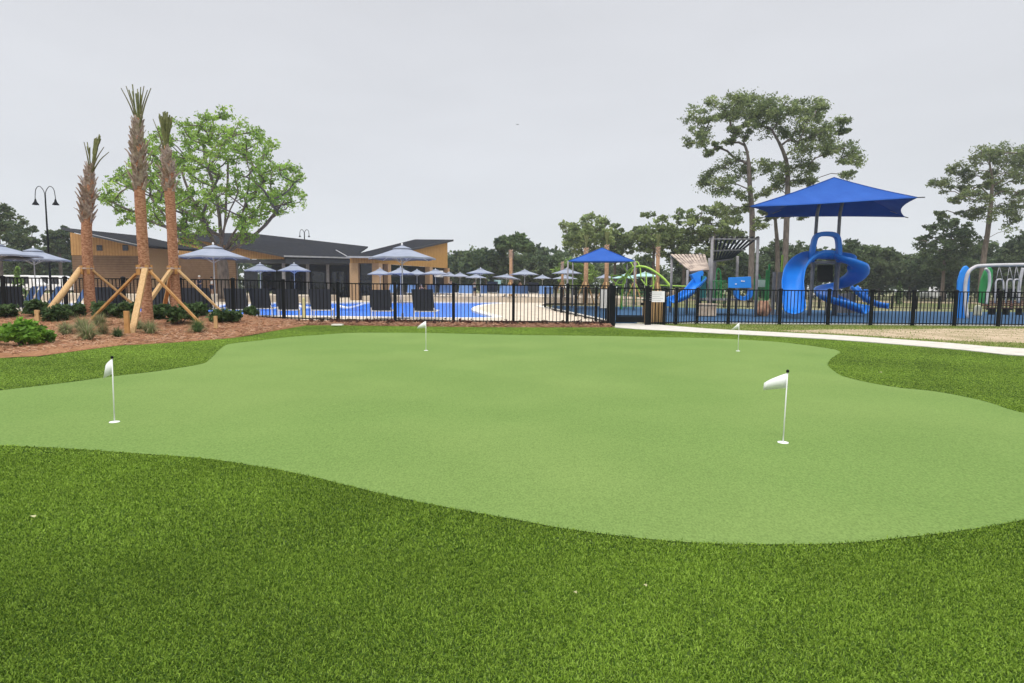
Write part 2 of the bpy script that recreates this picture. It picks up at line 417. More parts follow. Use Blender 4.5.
FENCE_Y = 26.4
def front_y(x):
    for a, b in zip(bed_front[:-1], bed_front[1:]):
        if a.x <= x <= b.x: return a.y + (b.y - a.y) * (x - a.x) / max(1e-6, b.x - a.x)
    return bed_front[-1].y
def mound(x, y):
    lat = 1 - sm(-12.5, -8.2, x)
    d = y - front_y(x)
    return .02 + .42 * lat * sm(17.2, 25, y) * sm(0, 3, d) * (1 - .55 * sm(24.6, 26.6, y)) + .04 * sm(0, .4, d) + .02 * math.sin(3.1 * x + 1.7 * y) * lat
bm_ = MB(); cols = []
rb = random.Random(3)
xs = np.linspace(-29.5, G(612, 327.6).x, 170); NR = 26
for x in xs:
    f0 = front_y(x) - .03; b0 = max(f0 + .3, 27.0)
    for k in range(NR + 1):
        y = f0 + (b0 - f0) * (k / NR) ** 1.2
        z = mound(x, y) + (rb.uniform(-.012, .012) if k else -.01)
        bm_.v.append((x, y, z))
for i in range(len(xs) - 1):
    for k in range(NR):
        a = i * (NR + 1) + k; bm_.f.append((a, a + NR + 1, a + NR + 2, a + 1))
struct(bm_, 'mulch_bed', M['mulch'], True)

# pool deck with the pool cut into it
import bmesh
def sheet_with_hole(name, outer_, hole, z, mt):
    b = bmesh.new()
    for loop in (outer_, hole):
        vs_ = [b.verts.new((p[0], p[1], z)) for p in loop]
        for i in range(len(vs_)): b.edges.new((vs_[i], vs_[(i + 1) % len(vs_)]))
    bmesh.ops.triangle_fill(b, use_beauty=True, use_dissolve=False, edges=b.edges[:])
    for f in b.faces:
        if f.normal.z < 0: f.normal_flip()
    me = bpy.data.meshes.new(name); b.to_mesh(me); b.free(); me.materials.append(mt)
    o = bpy.data.objects.new(name, me); col.objects.link(o); o['kind'] = 'structure'; return o
pool_px = [(150, 314.5), (230, 315.2), (300, 316), (400, 317.3), (470, 318), (492, 317.4), (488, 315.5), (477, 312.2), (471.5, 309.3), (476, 306.4), (486, 304.4), (500, 303.4),
           (494, 302.7), (470, 302.4), (430, 302.2), (390, 302.2), (330, 303), (270, 304.2), (200, 305.5), (150, 306), (100, 304.5), (30, 302.2), (-40, 301.2), (-40, 304.2), (30, 305.8), (95, 309.5)]
pool_w = spline([G(*p, .0) for p in pool_px + [pool_px[0]]], 4)[:-1]
cen = sum(pool_w, Vector()) / len(pool_w)
deck_outer = [(-62, 27.05), (G(612, 324).x, 27.05), (3.9, 34), (3.0, 44), (2.4, 52), (3.4, 62), (16, 66), (16, 110), (-62, 110)]
sheet_with_hole('pool_deck', deck_outer, [(p.x, p.y) for p in pool_w], .01, M['deck'])
wm = MB(); wm.poly([(p.x, p.y, -.09) for p in pool_w]); struct(wm, 'water', M['water'])
cp = MB()   # coping: a raised pale rim round the pool
n = len(pool_w)
inner, outr = [], []
for i, p in enumerate(pool_w):
    t = (pool_w[(i + 1) % n] - pool_w[i - 1]).normalized(); nn = Vector((t.y, -t.x, 0))
    wdt = .55
    inner.append(p - nn * .02); outr.append(p + nn * wdt)
for i in range(n):
    j = (i + 1) % n
    a, b, c, d = inner[i], inner[j], outr[j], outr[i]
    cp.add([(a.x, a.y, .03), (b.x, b.y, .03), (c.x, c.y, .03), (d.x, d.y, .03), (a.x, a.y, -.15), (b.x, b.y, -.15), (c.x, c.y, -.02), (d.x, d.y, -.02)],
           [(0, 1, 2, 3), (0, 4, 5, 1), (3, 2, 6, 7)])
struct(cp, 'pool_coping', M['coping'])
# white kerb between pool deck and playground, terraces
kb = MB()
k0, k1 = G(536, 307), G(612, 323.5)
kb.slab([(k0.x, k0.y, .10), (k1.x, k1.y, .10), (k1.x + .1, k1.y + .9, .10), (k0.x + .6, k0.y + 1.0, .10)], .25, (0, 0, -1))
struct(kb, 'kerb', M['coping'])
tr = MB(); tr.slab([(-16, 64, .55), (15, 64, .55), (15, 108, .55), (-16, 108, .55)], .7, (0, 0, -1))
tr.slab([(-46, 55.5, .62), (-19, 57.5, .62), (-19, 66, .62), (-46, 66, .62)], .75, (0, 0, -1))
struct(tr, 'terrace', M['deck'])
# playground surface and its pale kerb
pg = MB()
pgp = [(5.9, 28.3), (60, 28.3), (60, 47), (30, 47.5), (22, 48.5), (12, 52), (3.6, 54), (3.0, 46), (4.3, 34)]
pg.slab([(x, y, .01) for x, y in pgp], .2, (0, 0, -1))
struct(pg, 'playground_surface', M['rubber'])
kk = MB(); kk.box((32.95, 28.19, -.02), (54.1, .2, .16)); struct(kk, 'playground_kerb', M['coping'])
rd = MB(); rd.slab([(-5, 92, -.10), (140, 78, -.10), (140, 86, -.10), (-5, 100, -.10)], .05, (0, 0, -1)); struct(rd, 'road', M['sand'])

hzb = MB(); hzb.box((0, 0, 20.5), (1240, 1240, 44)); hz_o = build(hzb, 'haze', None); hz_o['kind'] = 'stuff'
hm = bpy.data.materials.new('air'); hm.use_nodes = True; hn = hm.node_tree; hn.nodes.clear()
ho = hn.nodes.new('ShaderNodeOutputMaterial'); hv = hn.nodes.new('ShaderNodeVolumePrincipled')
hv.inputs['Color'].default_value = (.80, .85, .92, 1); hv.inputs['Density'].default_value = .00046; hv.inputs['Anisotropy'].default_value = .2
hn.links.new(hv.outputs[0], ho.inputs['Volume']); hz_o.data.materials.clear(); hz_o.data.materials.append(hm)

# ------------------------------------------------------------------ turf blades (stuff)
def inside(poly, x, y):
    r = np.zeros(len(x), bool); n_ = len(poly)
    for i in range(n_):
        x1, y1 = poly[i]; x2, y2 = poly[(i + 1) % n_]
        c = ((y1 > y) != (y2 > y)) & (x < (x2 - x1) * (y - y1) / (y2 - y1 + 1e-12) + x1)
        r ^= c
    return r
def lowfreq(x, y):
    return (np.sin(x * 1.3 + 1.1 * np.sin(y * .9)) + np.sin(y * 1.7 + x * .6 + 2) + np.sin(x * 3.1 - y * 2.3) * .6 + np.sin(x * .45 - y * .5 + 1) * 1.2) / 3.8
def lowfreq2(x, y):
    return (np.sin(x * 5.3 + 2.0 * np.sin(y * 4.1)) + np.sin(y * 6.7 + x * 2.9 + 2) + np.sin(x * 11.1 - y * 8.3) * .8) / 2.8
def blades(rng, y0, y1, dens, w, h, pad=1.2, ln=(.35, 1.5)):
    xr = lambda y: .86 * y + pad
    X1 = xr(y1); nC = int(dens * (2 * X1) * (y1 - y0))
    x = rng.uniform(-X1, X1, nC); y = rng.uniform(y0, y1, nC)
    k = (np.abs(x) < .86 * y + pad); x, y = x[k], y[k]
    k = inside(OUTER, x, y) & ~inside(GREEN, x + rng.normal(0, .010, len(x)), y + rng.normal(0, .014, len(x))); x, y = x[k], y[k]
    # tufts: pull blades towards stitched rows
    n_ = len(x)
    az = rng.uniform(0, 2 * np.pi, n_); lean = rng.uniform(ln[0], ln[1], n_)
    hh = h * rng.uniform(.65, 1.15, n_) * (1 + .08 * lowfreq2(x, y)); ww = w * rng.uniform(.6, 1.2, n_)
    dx, dy = np.cos(az), np.sin(az); tw = rng.uniform(0, np.pi, n_)
    sx, sy = np.cos(tw), np.sin(tw)
    z0 = np.zeros(n_)
    m1 = .55
    ox, oz = np.sin(lean * .5) * hh * m1, np.cos(lean * .5) * hh * m1
    tx, tz = ox + np.sin(np.minimum(lean * 1.45, 1.75)) * hh * (1 - m1), oz + np.cos(np.minimum(lean * 1.45, 1.75)) * hh * (1 - m1)
    V = np.zeros((n_, 5, 3), np.float32)
    for i, (o_, zz, wf) in enumerate(((0, 0, -1), (0, 0, 1), (1, 1, .9), (1, 1, -.9))):
        a = ox if o_ else z0; zc = oz if zz else z0
        V[:, i, 0] = x + dx * a + sx * ww * .5 * wf; V[:, i, 1] = y + dy * a + sy * ww * .5 * wf; V[:, i, 2] = zc
    V[:, 4, 0] = x + dx * tx; V[:, 4, 1] = y + dy * tx; V[:, 4, 2] = tz
    idx = np.arange(n_)[:, None] * 5
    T = np.concatenate([idx + np.array([[0, 1, 2]]), idx + np.array([[0, 2, 3]]), idx + np.array([[3, 2, 4]])])
    A = np.array([.150, .252, .023]); B = np.array([.285, .42, .056]); D_ = np.array([.036, .088, .008]); Tn = np.array([.29, .41, .08])
    u = rng.uniform(0, 1, n_); lf = lowfreq(x, y)
    c = A + (B - A) * (rng.uniform(0, 1, n_) ** 1.3)[:, None]
    dk = u < .36 - .10 * lf; c[dk] = D_ + (A - D_) * rng.uniform(0, .5, dk.sum())[:, None]
    tn = u > .965 - .03 * lf; c[tn] = Tn
    c *= (1 + .17 * lf + .07 * lowfreq2(x, y))[:, None]
    return V.reshape(-1, 3), T, np.repeat(c, 5, 0)
def merge(parts):
    Vs, Ts, Cs = [], [], []; o_ = 0
    for V, T, C in parts: Vs.append(V); Ts.append(T + o_); Cs.append(C); o_ += len(V)
    return np.concatenate(Vs), np.concatenate(Ts), np.concatenate(Cs)
rng = np.random.default_rng(11)
bl = [blades(rng, 1.5, 3.6, 30000, .0052, .025), blades(rng, 3.6, 5.6, 17000, .0070, .027), blades(rng, 5.6, 8.5, 8500, .0105, .031, ln=(.6, 1.7)),
      blades(rng, 8.5, 13, 5600, .015, .038, ln=(1.2, 2.1)), blades(rng, 13, 20, 3600, .020, .038, ln=(1.3, 2.2)), blades(rng, 20, 27.6, 2600, .026, .036, ln=(1.3, 2.2))]
V, T, C = merge(bl)
o = np_mesh('turf_grass', V, T, C, M['turf']); o['kind'] = 'stuff'

# thin real grass between the path and the playground, creeping over the edge of the bare sand (stuff)
SANDP = np.array([(p.x, p.y) for p in sw]); LAWNP = np.array([(p.x, p.y) for p in phi] + [(34, 10), (60, 18), (60, 28.1), (5.8, 28.1), (G(650, 324).x, 26.6)])
gx = rng.uniform(4, 36, 260000); gy = rng.uniform(11, 28.1, 260000)
dsx, dsy = .45 * rng.normal(size=len(gx)), .30 * rng.normal(size=len(gx))
k_ = inside(LAWNP, gx, gy) & (~inside(SANDP, gx + dsx, gy + dsy) | (rng.uniform(size=len(gx)) < .05 + .06 * (lowfreq(gx, gy) > .25))); gx, gy = gx[k_], gy[k_]; n_ = len(gx)
az = rng.uniform(0, 6.28, n_); L_g = rng.uniform(.03, .075, n_); ln_ = rng.uniform(.3, 1.2, n_); w_g = rng.uniform(.006, .014, n_)
b0 = np.c_[gx, gy, np.full(n_, -.004)]; sd_g = np.c_[-np.sin(az), np.cos(az), np.zeros(n_)] * w_g[:, None]; tp_g = b0 + np.c_[np.cos(az) * np.sin(ln_), np.sin(az) * np.sin(ln_), np.cos(ln_)] * L_g[:, None]
V = np.stack([b0 - sd_g, b0 + sd_g, tp_g], 1).reshape(-1, 3); T = np.arange(n_ * 3).reshape(-1, 3)
gt_ = np.array([[.13, .21, .03], [.19, .26, .05], [.27, .28, .09], [.34, .31, .14]])[np.minimum(3, rng.integers(0, 5, n_) % 4)] * rng.uniform(.75, 1.2, (n_, 1))
o = np_mesh('lawn_grass', V, T, np.repeat(gt_, 3, 0), M['turf']); o['kind'] = 'stuff'

# pine straw litter on the mulch bed (stuff)
def straw(n_, seed):
    r = np.random.default_rng(seed)
    x = r.uniform(-24, 4.2, n_ * 2); y = np.empty_like(x)
    fy = np.interp(x, [p.x for p in bed_front], [p.y for p in bed_front])
    y = fy + (26.8 - fy) * r.uniform(-.002, 1, n_ * 2)
    k = np.arange(len(x))[:n_]; x, y = x[k], y[k]
    z = np.array([mound(a, b) for a, b in zip(x, y)]) + r.uniform(.0, .03, n_)
    az = r.uniform(0, np.pi, n_); L = r.uniform(.04, .11, n_); w = r.uniform(.003, .009, n_); tilt = r.uniform(-.35, .35, n_)
    d = np.c_[np.cos(az), np.sin(az), tilt]; s_ = np.c_[-np.sin(az), np.cos(az), r.uniform(-.6, .6, n_)]
    c0 = np.c_[x, y, z]
    V = np.stack([c0 - d * L[:, None] - s_ * w[:, None], c0 + d * L[:, None] - s_ * w[:, None], c0 + d * L[:, None] + s_ * w[:, None], c0 - d * L[:, None] + s_ * w[:, None]], 1)
    Q = np.arange(n_ * 4).reshape(-1, 4)
    pal = np.array([[.36, .18, .105], [.26, .115, .065], [.44, .27, .17], [.17, .075, .05], [.40, .27, .18]])
    c = pal[r.integers(0, 5, n_)] * r.uniform(.8, 1.15, (n_, 1))
    return V.reshape(-1, 3), Q, np.repeat(c, 4, 0)
V, Q, C = straw(60000, 4)
o = np_mesh('pine_straw', V, Q, C, M['straw']); o['kind'] = 'stuff'

# ------------------------------------------------------------------ foliage tools
def leaf_cloud(seed, cen_, rad, per, size, tints, elong=1.7, upb=.2, clump_var=.25, fill=.45, sub=12):
    r = np.random.default_rng(seed)
    cen_ = np.asarray(cen_, float); rad = np.asarray(rad, float); nC = len(cen_)
    ci = np.repeat(np.arange(nC), per) if np.isscalar(per) else np.repeat(np.arange(nC), per)
    n_ = len(ci)
    K_ = sub; d = r.normal(size=(nC, K_, 3)); d /= np.linalg.norm(d, axis=2)[..., None]
    sc_ = cen_[:, None, :] + d * rad[:, None, :] * (r.uniform(.15, 1.12, (nC, K_, 1)) ** .7)
    sr_ = r.uniform(.15, .40, (nC, K_)); sk_ = r.integers(0, K_, n_)
    p = sc_[ci, sk_] + np.clip(r.normal(size=(n_, 3)), -2.0, 2.0) * (rad[ci] * sr_[ci, sk_][:, None]) * .78
    stint = r.uniform(.66, 1.34, (nC, K_))
    nrm = r.normal(size=(n_, 3)); nrm[:, 2] = np.abs(nrm[:, 2]) + upb; nrm /= np.linalg.norm(nrm, axis=1)[:, None]
    a = np.cross(nrm, r.normal(size=(n_, 3))); a /= np.linalg.norm(a, axis=1)[:, None]; b = np.cross(nrm, a)
    s_ = r.uniform(size[0], size[1], n_)[:, None]
    V = np.stack([p - a * s_ * elong * .5, p + b * s_ * .5 + a * s_ * .1, p + a * s_ * elong * .5, p - b * s_ * .5 + a * s_ * .1], 1)
    Q = np.arange(n_ * 4).reshape(-1, 4)
    tints = np.asarray(tints, float)
    ct = tints[r.integers(0, len(tints), nC)] * r.uniform(1 - clump_var, 1 + clump_var, (nC, 1))
    lt = tints[r.integers(0, len(tints), n_)]
    c = (.6 * ct[ci] + .4 * lt) * stint[ci, sk_][:, None] * r.uniform(.75, 1.25, (n_, 1))
    return V.reshape(-1, 3), Q, np.repeat(c, 4, 0)

def skeleton(seed, trunk, r_base, r_top, targets, r_tip=.02, step=.9, arc=.10, jit=.08, zpen=.8, nside=6, prim=()):
    r = random.Random(seed)
    pos = [Vector(p) for p in trunk]; par = [-1] + list(range(len(trunk) - 1)); nt = len(trunk)
    fork = int(nt * .35)
    tg = sorted([Vector(t) for t in targets], key=lambda t: (t - pos[-1]).length + .3 * abs(t.z - pos[-1].z))
    chains = []; ends = []; prim = [Vector(t) for t in prim]; np_ = len(prim)
    for it, t in enumerate(prim + tg):
        best, bi = 1e9, 0
        for i in (range(max(fork, nt - 4), nt) if it < np_ else range(fork, len(pos))):
            p = pos[i]; dd = (t - p).length
            c_ = dd + zpen * max(0, p.z - t.z + .15 * dd) * 2.0
            if c_ < best: best, bi = c_, i
        p = pos[bi]; L = (t - p).length
        k = max(2, int(L / step)); prev = bi; ch = [bi]
        side = Vector((r.uniform(-1, 1), r.uniform(-1, 1), r.uniform(-.4, .4)))
        for j in range(1, k + 1):
            s_ = j / k
            q = p.lerp(t, s_) + Vector((0, 0, arc * L * math.sin(math.pi * s_))) + side * jit * L * math.sin(math.pi * s_)
            if j < k: q += Vector((r.uniform(-1, 1), r.uniform(-1, 1), r.uniform(-1, 1))) * jit * .35 * L / k * 2
            pos.append(q); par.append(prev); prev = len(pos) - 1; ch.append(prev)
        chains.append(ch); ends.append(prev)
    wgt = [0] * len(pos)
    for e_ in ends:
        i = e_
        while i >= 0: wgt[i] += 1; i = par[i]
    tot = max(1, len(ends))
    mb = MB()
    rad = lambda i: r_tip + (r_top - r_tip) * (wgt[i] / tot) ** .5
    rt_ = []
    for i in range(nt):
        lin = r_base + (r_top - r_base) * (i / (nt - 1)) ** .8
        rt_.append(max(r_tip, lin * max(.12, (max(1, wgt[i]) / tot) ** .45)) if i > fork else lin)
    mb.tube(trunk, rt_, 10)
    for ch in chains:
        rr = [rad(i) for i in ch]; rr[0] = rr[1] * 1.15
        mb.tube([pos[i] for i in ch], rr, nside)
    return mb

def add_tree(name, label, cat, base, trunk, r_base, r_top, centers, radii, per, size, tints, seed, barkm='bark', leafm='leaf', elong=1.7,
             upb=.2, group=None, limbs=None, fill=.45, step=.9, clump_var=.25, arc=.1, zpen=.8, twig=.02, prim=()):
    t = thing(name, label, cat, base, group)
    sk = skeleton(seed, trunk, r_base, r_top, centers if limbs is None else limbs, step=step, arc=arc, zpen=zpen, r_tip=twig, prim=prim)
    build(sk, 'trunk', M[barkm], t, True)
    V, Q, C = leaf_cloud(seed + 7, centers, radii, per, size, tints, elong, upb, clump_var, fill, 18 if leafm == 'needle' else 12)
    np_mesh('crown', V, Q, C, M[leafm], t)
    return t

PINE = [(.165, .215, .085), (.215, .27, .10), (.125, .17, .075), (.27, .32, .125)]
DARK = [(.082, .118, .056), (.11, .148, .066), (.060, .092, .048), (.14, .178, .078)]
MID = [(.10, .15, .058), (.135, .19, .072), (.075, .115, .048)]
LIGHT = [(.17, .26, .06), (.21, .31, .075), (.13, .20, .05)]
FRESH = [(.27, .41, .07), (.34, .48, .09), (.19, .31, .055), (.23, .36, .06)]

def px_clumps(lst, ox, oy, sc, D, spread, seed, flat=.75):
    r = random.Random(seed); c, rd = [], []
    for it in lst:
        x, y = it[0], it[1] * .955 + 24; rr = it[2] if len(it) > 2 else 35
        Y = D + r.uniform(-spread, spread)
        p = P(ox + x / sc, oy + y / sc, D); w = rr / sc * D / F
        p = P(ox + x / sc, oy + y / sc, Y)
        for k in range(5):
            c.append(Vector((p.x + r.gauss(0, .72) * w, Y + r.gauss(0, .8) * w, p.z + r.gauss(0, .45) * w))); f_ = r.uniform(.55, .95)
            rd.append((w * f_ * 1.15, w * f_ * 1.2, w * f_ * flat))
    return c, rd

# ------------------------------------------------------------------ the two tall pines
D = 80
LP = [(60, 230, 36), (85, 215, 26), (110, 110, 40), (115, 150, 28), (200, 60, 45), (245, 50, 35), (270, 100, 40), (180, 130, 38), (150, 90, 32), (240, 190, 22), (265, 215, 24), (160, 270, 16),
      (200, 380, 45), (250, 365, 45), (150, 420, 40), (205, 440, 40), (260, 430, 36), (200, 490, 32), (270, 490, 28), (125, 290, 18), (310, 380, 30), (250, 580, 32), (350, 640, 24), (300, 560, 20), (225, 240, 14),
      (300, 150, 26), (230, 105, 30), (320, 105, 30), (120, 440, 22), (65, 255, 24)]
c, rdd = px_clumps(LP, 680, 85, 4.553, D, 2.6, 1)
tk = [P(751, 285, D), P(752.3, 225, D), P(750, 190, D), P(748, 157, D), P(743.7, 142, D)]
tk[0] = Vector((tk[0].x, D, -.1)); tk = spline(tk, 4)
add_tree('pine_tree', 'tall spreading pine nearer the slatted wooden shade, tiers of branches reaching far left', 'pine', tk[0], tk, .40, .26, c, rdd, 125, (.08, .19), PINE, 21,
         'pinebark', 'needle', 2.6, .1, 'tall twin pines behind the playground', step=1.0, twig=.014)
RP = [(330, 60, 42), (390, 70, 40), (350, 80, 40), (372, 108, 36), (310, 62, 36), (440, 110, 34), (400, 120, 30), (460, 75, 42), (520, 80, 42), (600, 90, 38), (650, 85, 28), (640, 130, 30), (420, 150, 45), (480, 145, 45), (540, 160, 38), (620, 180, 38), (690, 180, 38), (738, 160, 24), (735, 190, 18),
      (540, 260, 42), (600, 270, 42), (660, 260, 38), (720, 280, 38), (760, 300, 38), (800, 330, 28), (750, 350, 28), (680, 300, 26), (640, 230, 36), (560, 370, 38), (500, 365, 36), (595, 370, 28), (420, 380, 38),
      (470, 410, 28), (380, 365, 30), (550, 430, 26), (605, 430, 22), (780, 400, 22), (440, 455, 30), (395, 490, 26), (560, 590, 18), (520, 560, 14), (370, 130, 32), (560, 110, 30), (360, 95, 30), (580, 215, 26), (480, 200, 24)]
c, rdd = px_clumps(RP, 680, 85, 4.553, D, 3.0, 2)
tk = [P(784, 285, D), P(786.5, 225, D), P(787.6, 173, D), P(783, 151, D), P(772, 130, D)]
tk[0] = Vector((tk[0].x, D, -.1)); tk = spline(tk, 4)
add_tree('pine_tree', 'tall flat-topped pine standing directly behind the left half of the big blue canopy', 'pine', tk[0], tk, .40, .26, c, rdd, 125, (.08, .19), PINE, 22,
         'pinebark', 'needle', 2.6, .1, 'tall twin pines behind the playground', step=1.0, twig=.014)
D = 84
c, rdd = px_clumps([(420, 590, 16), (460, 600, 14), (490, 590, 14), (380, 575, 14), (400, 610, 12), (505, 560, 12)], 680, 85, 4.553, D, 1.5, 3)
tk = spline([Vector((P(778, 285, D).x, D, -.1)), P(777.5, 250, D), P(775.5, 222, D), P(776, 212, D)], 4)
add_tree('pine_tree', 'thin bare-trunked pine between the two tall twin pines', 'pine', tk[0], tk, .36, .16, c, rdd, 70, (.10, .22), PINE, 23, 'pinebark', 'needle', 2.6, .1, step=1.0)
# pine on the right
D = 92
XP = [(290, 110, 36), (340, 90, 30), (400, 75, 36), (450, 100, 36), (490, 100, 34), (350, 140, 30), (430, 150, 38), (500, 150, 30), (200, 190, 42), (160, 180, 26), (240, 195, 26), (90, 250, 26), (120, 262, 26),
      (290, 220, 22), (400, 205, 36), (480, 220, 36), (270, 310, 36), (310, 320, 28), (220, 305, 18), (380, 270, 26), (450, 290, 34), (510, 280, 30), (350, 395, 38), (400, 385, 38), (480, 375, 36), (98, 402, 15), (190, 400, 9),
      (290, 380, 22), (470, 440, 36), (240, 415, 18), (158, 340, 16), (530, 200, 40), (560, 330, 40), (600, 250, 40), (560, 130, 30), (320, 250, 18), (350, 190, 22), (230, 275, 16)]
c, rdd = px_clumps(XP, 920, 130, 4.875, D, 2.8, 4)
tk = spline([Vector((P(981, 285, D).x, D, -.1)), P(984, 255, D), P(987.7, 232, D), P(992, 187, D), P(989, 158, D)], 4)
add_tree('pine_tree', 'tall open pine at right rising above the swings and dark woods', 'pine', tk[0], tk, .44, .26, c, rdd, 105, (.10, .22), [tuple(v * .8 for v in t_) for t_ in PINE], 24,
         'bark', 'needle', 2.6, .1, step=1.2)

# ------------------------------------------------------------------ big fresh-green tree by the pool
D = 57
ENV = [(99, 195), (106, 183), (116, 176), (129, 166), (138, 150), (150, 136), (172, 124), (196, 122), (212, 116), (227, 110), (243, 118), (256, 127), (267, 142), (281, 153), (296, 168), (303, 186), (306, 205), (296, 211), (284, 208),
       (270, 214), (258, 224), (248, 240), (236, 243), (232, 222), (222, 208), (208, 210), (206, 232), (196, 243), (180, 238), (160, 232), (148, 222), (136, 224), (122, 224), (116, 210), (104, 206)]
EN = np.array(ENV, float); rg = np.random.default_rng(8); c, rdd = [], []
ex = rg.uniform(96, 308, 2600); ey = rg.uniform(108, 246, 2600); kk_ = inside(EN, ex, ey)
pts_ = []
for x, y in zip(ex[kk_], ey[kk_]):
    if all((x - u) ** 2 + (y - v) ** 2 > 6.6 ** 2 for u, v in pts_): pts_.append((x, y))
for x, y in pts_:
    if math.sin(x * .115 + 1.3 * math.sin(y * .09)) + math.sin(y * .16 + x * .05 + .7) > 1.42: continue          # openings in the crown
    u = min(1, math.hypot((x - 208) / 104, (y - 176) / 66)); dep = 7.5 * math.sqrt(max(.06, 1 - u * u))
    for k in range(2):
        if rg.uniform() < .12: continue
        w = rg.uniform(4.4, 8.8) * D / F; p = P(x + rg.uniform(-4, 4), y + rg.uniform(-4, 4), D + rg.uniform(-dep, dep))
        c.append(p); rdd.append((w, w, w * .8))
base = G(224, 300, .1); base = Vector((P(224, 284, D).x, D, .3))
tk = spline([base, P(223, 272, D), P(222, 262, D), P(221, 254, D)], 4)
PRIM = [P(x, y, D + dy) for x, y, dy in ((150, 196, -1), (182, 172, 2), (205, 158, -2), (228, 160, 1.5), (250, 172, -1.5), (268, 190, 2), (285, 200, -1), (170, 214, 3), (215, 190, 4), (238, 192, -4))]
add_tree('shade_tree', 'large fresh green broadleaf tree with spreading dark limbs behind the palms', 'tree', base, tk, .55, .44, c, rdd, 92, (.085, .195), FRESH, 31,
         'bark', 'leaf', 1.7, .1, step=1.0, fill=.5, clump_var=.25, arc=-.02, zpen=1.3, twig=.018, prim=PRIM)

# ------------------------------------------------------------------ woods round the site: one thing per tree one can tell apart
def round_tree(name, label, x, top, wpx, D, tints, seed, cat='tree', group='trees along the edge of the woods', airy=False, bot=None, barkm='bark', n=None, lean=0, lm='leaf'):
    r = random.Random(seed); pc = P(x, top, D)
    hor = 286.7 + (x - 512) * ROLL
    bot_y = bot if bot is not None else hor + 2
    zt = pc.z; zb = max(.3, P(x, bot_y, D).z)
    rx = wpx * D / F / 2; cz = (zt + zb) / 2; rz = (zt - zb) / 2
    n = n or (74 if airy else 46); c, rd_ = [], []
    for k in range(n):
        while True:
            d = Vector((r.uniform(-1, 1), r.uniform(-1, 1), r.uniform(-1, 1)))
            if .25 < d.length < 1: break
        if not airy and d.length < .5: d *= 1.5
        cr_ = rx * (r.uniform(.14, .27) if airy else r.uniform(.26, .44)) * (1 - .25 * abs(d.z))
        sh = (1 - .35 * max(0, -d.z))
        c.append(Vector((pc.x + d.x * (rx - cr_ * .7) * sh, D + d.y * (rx - cr_ * .5), cz + d.z * (rz - cr_ * .6))))
        rd_.append((cr_, cr_, cr_ * (.6 if airy else .8)))
    base = Vector((pc.x + lean, D, -.1))
    tk = spline([base, Vector((pc.x + lean * .5, D, zb * .6 + .5)), Vector((pc.x, D, cz + rz * .1))], 4)
    rb_ = .18 + .012 * (zt)
    return add_tree(name, label, cat, base, tk, rb_, rb_ * .55, c, rd_, (88 if airy else 230), ((.0018 if airy else .0022) * D, (.0042 if airy else .0050) * D), tints, seed, barkm, lm, 1.6, .2, group,
                    limbs=c[::2] if airy else c[:8], step=1.6, fill=.5 if airy else .42, clump_var=.35)
def mixt(a, b, f): return [tuple(x * (1 - f) + y * f for x, y in zip(p, q)) for p, q in zip(a, b)]
AIRY = [tuple(v * 1.1 for v in t_) for t_ in PINE]
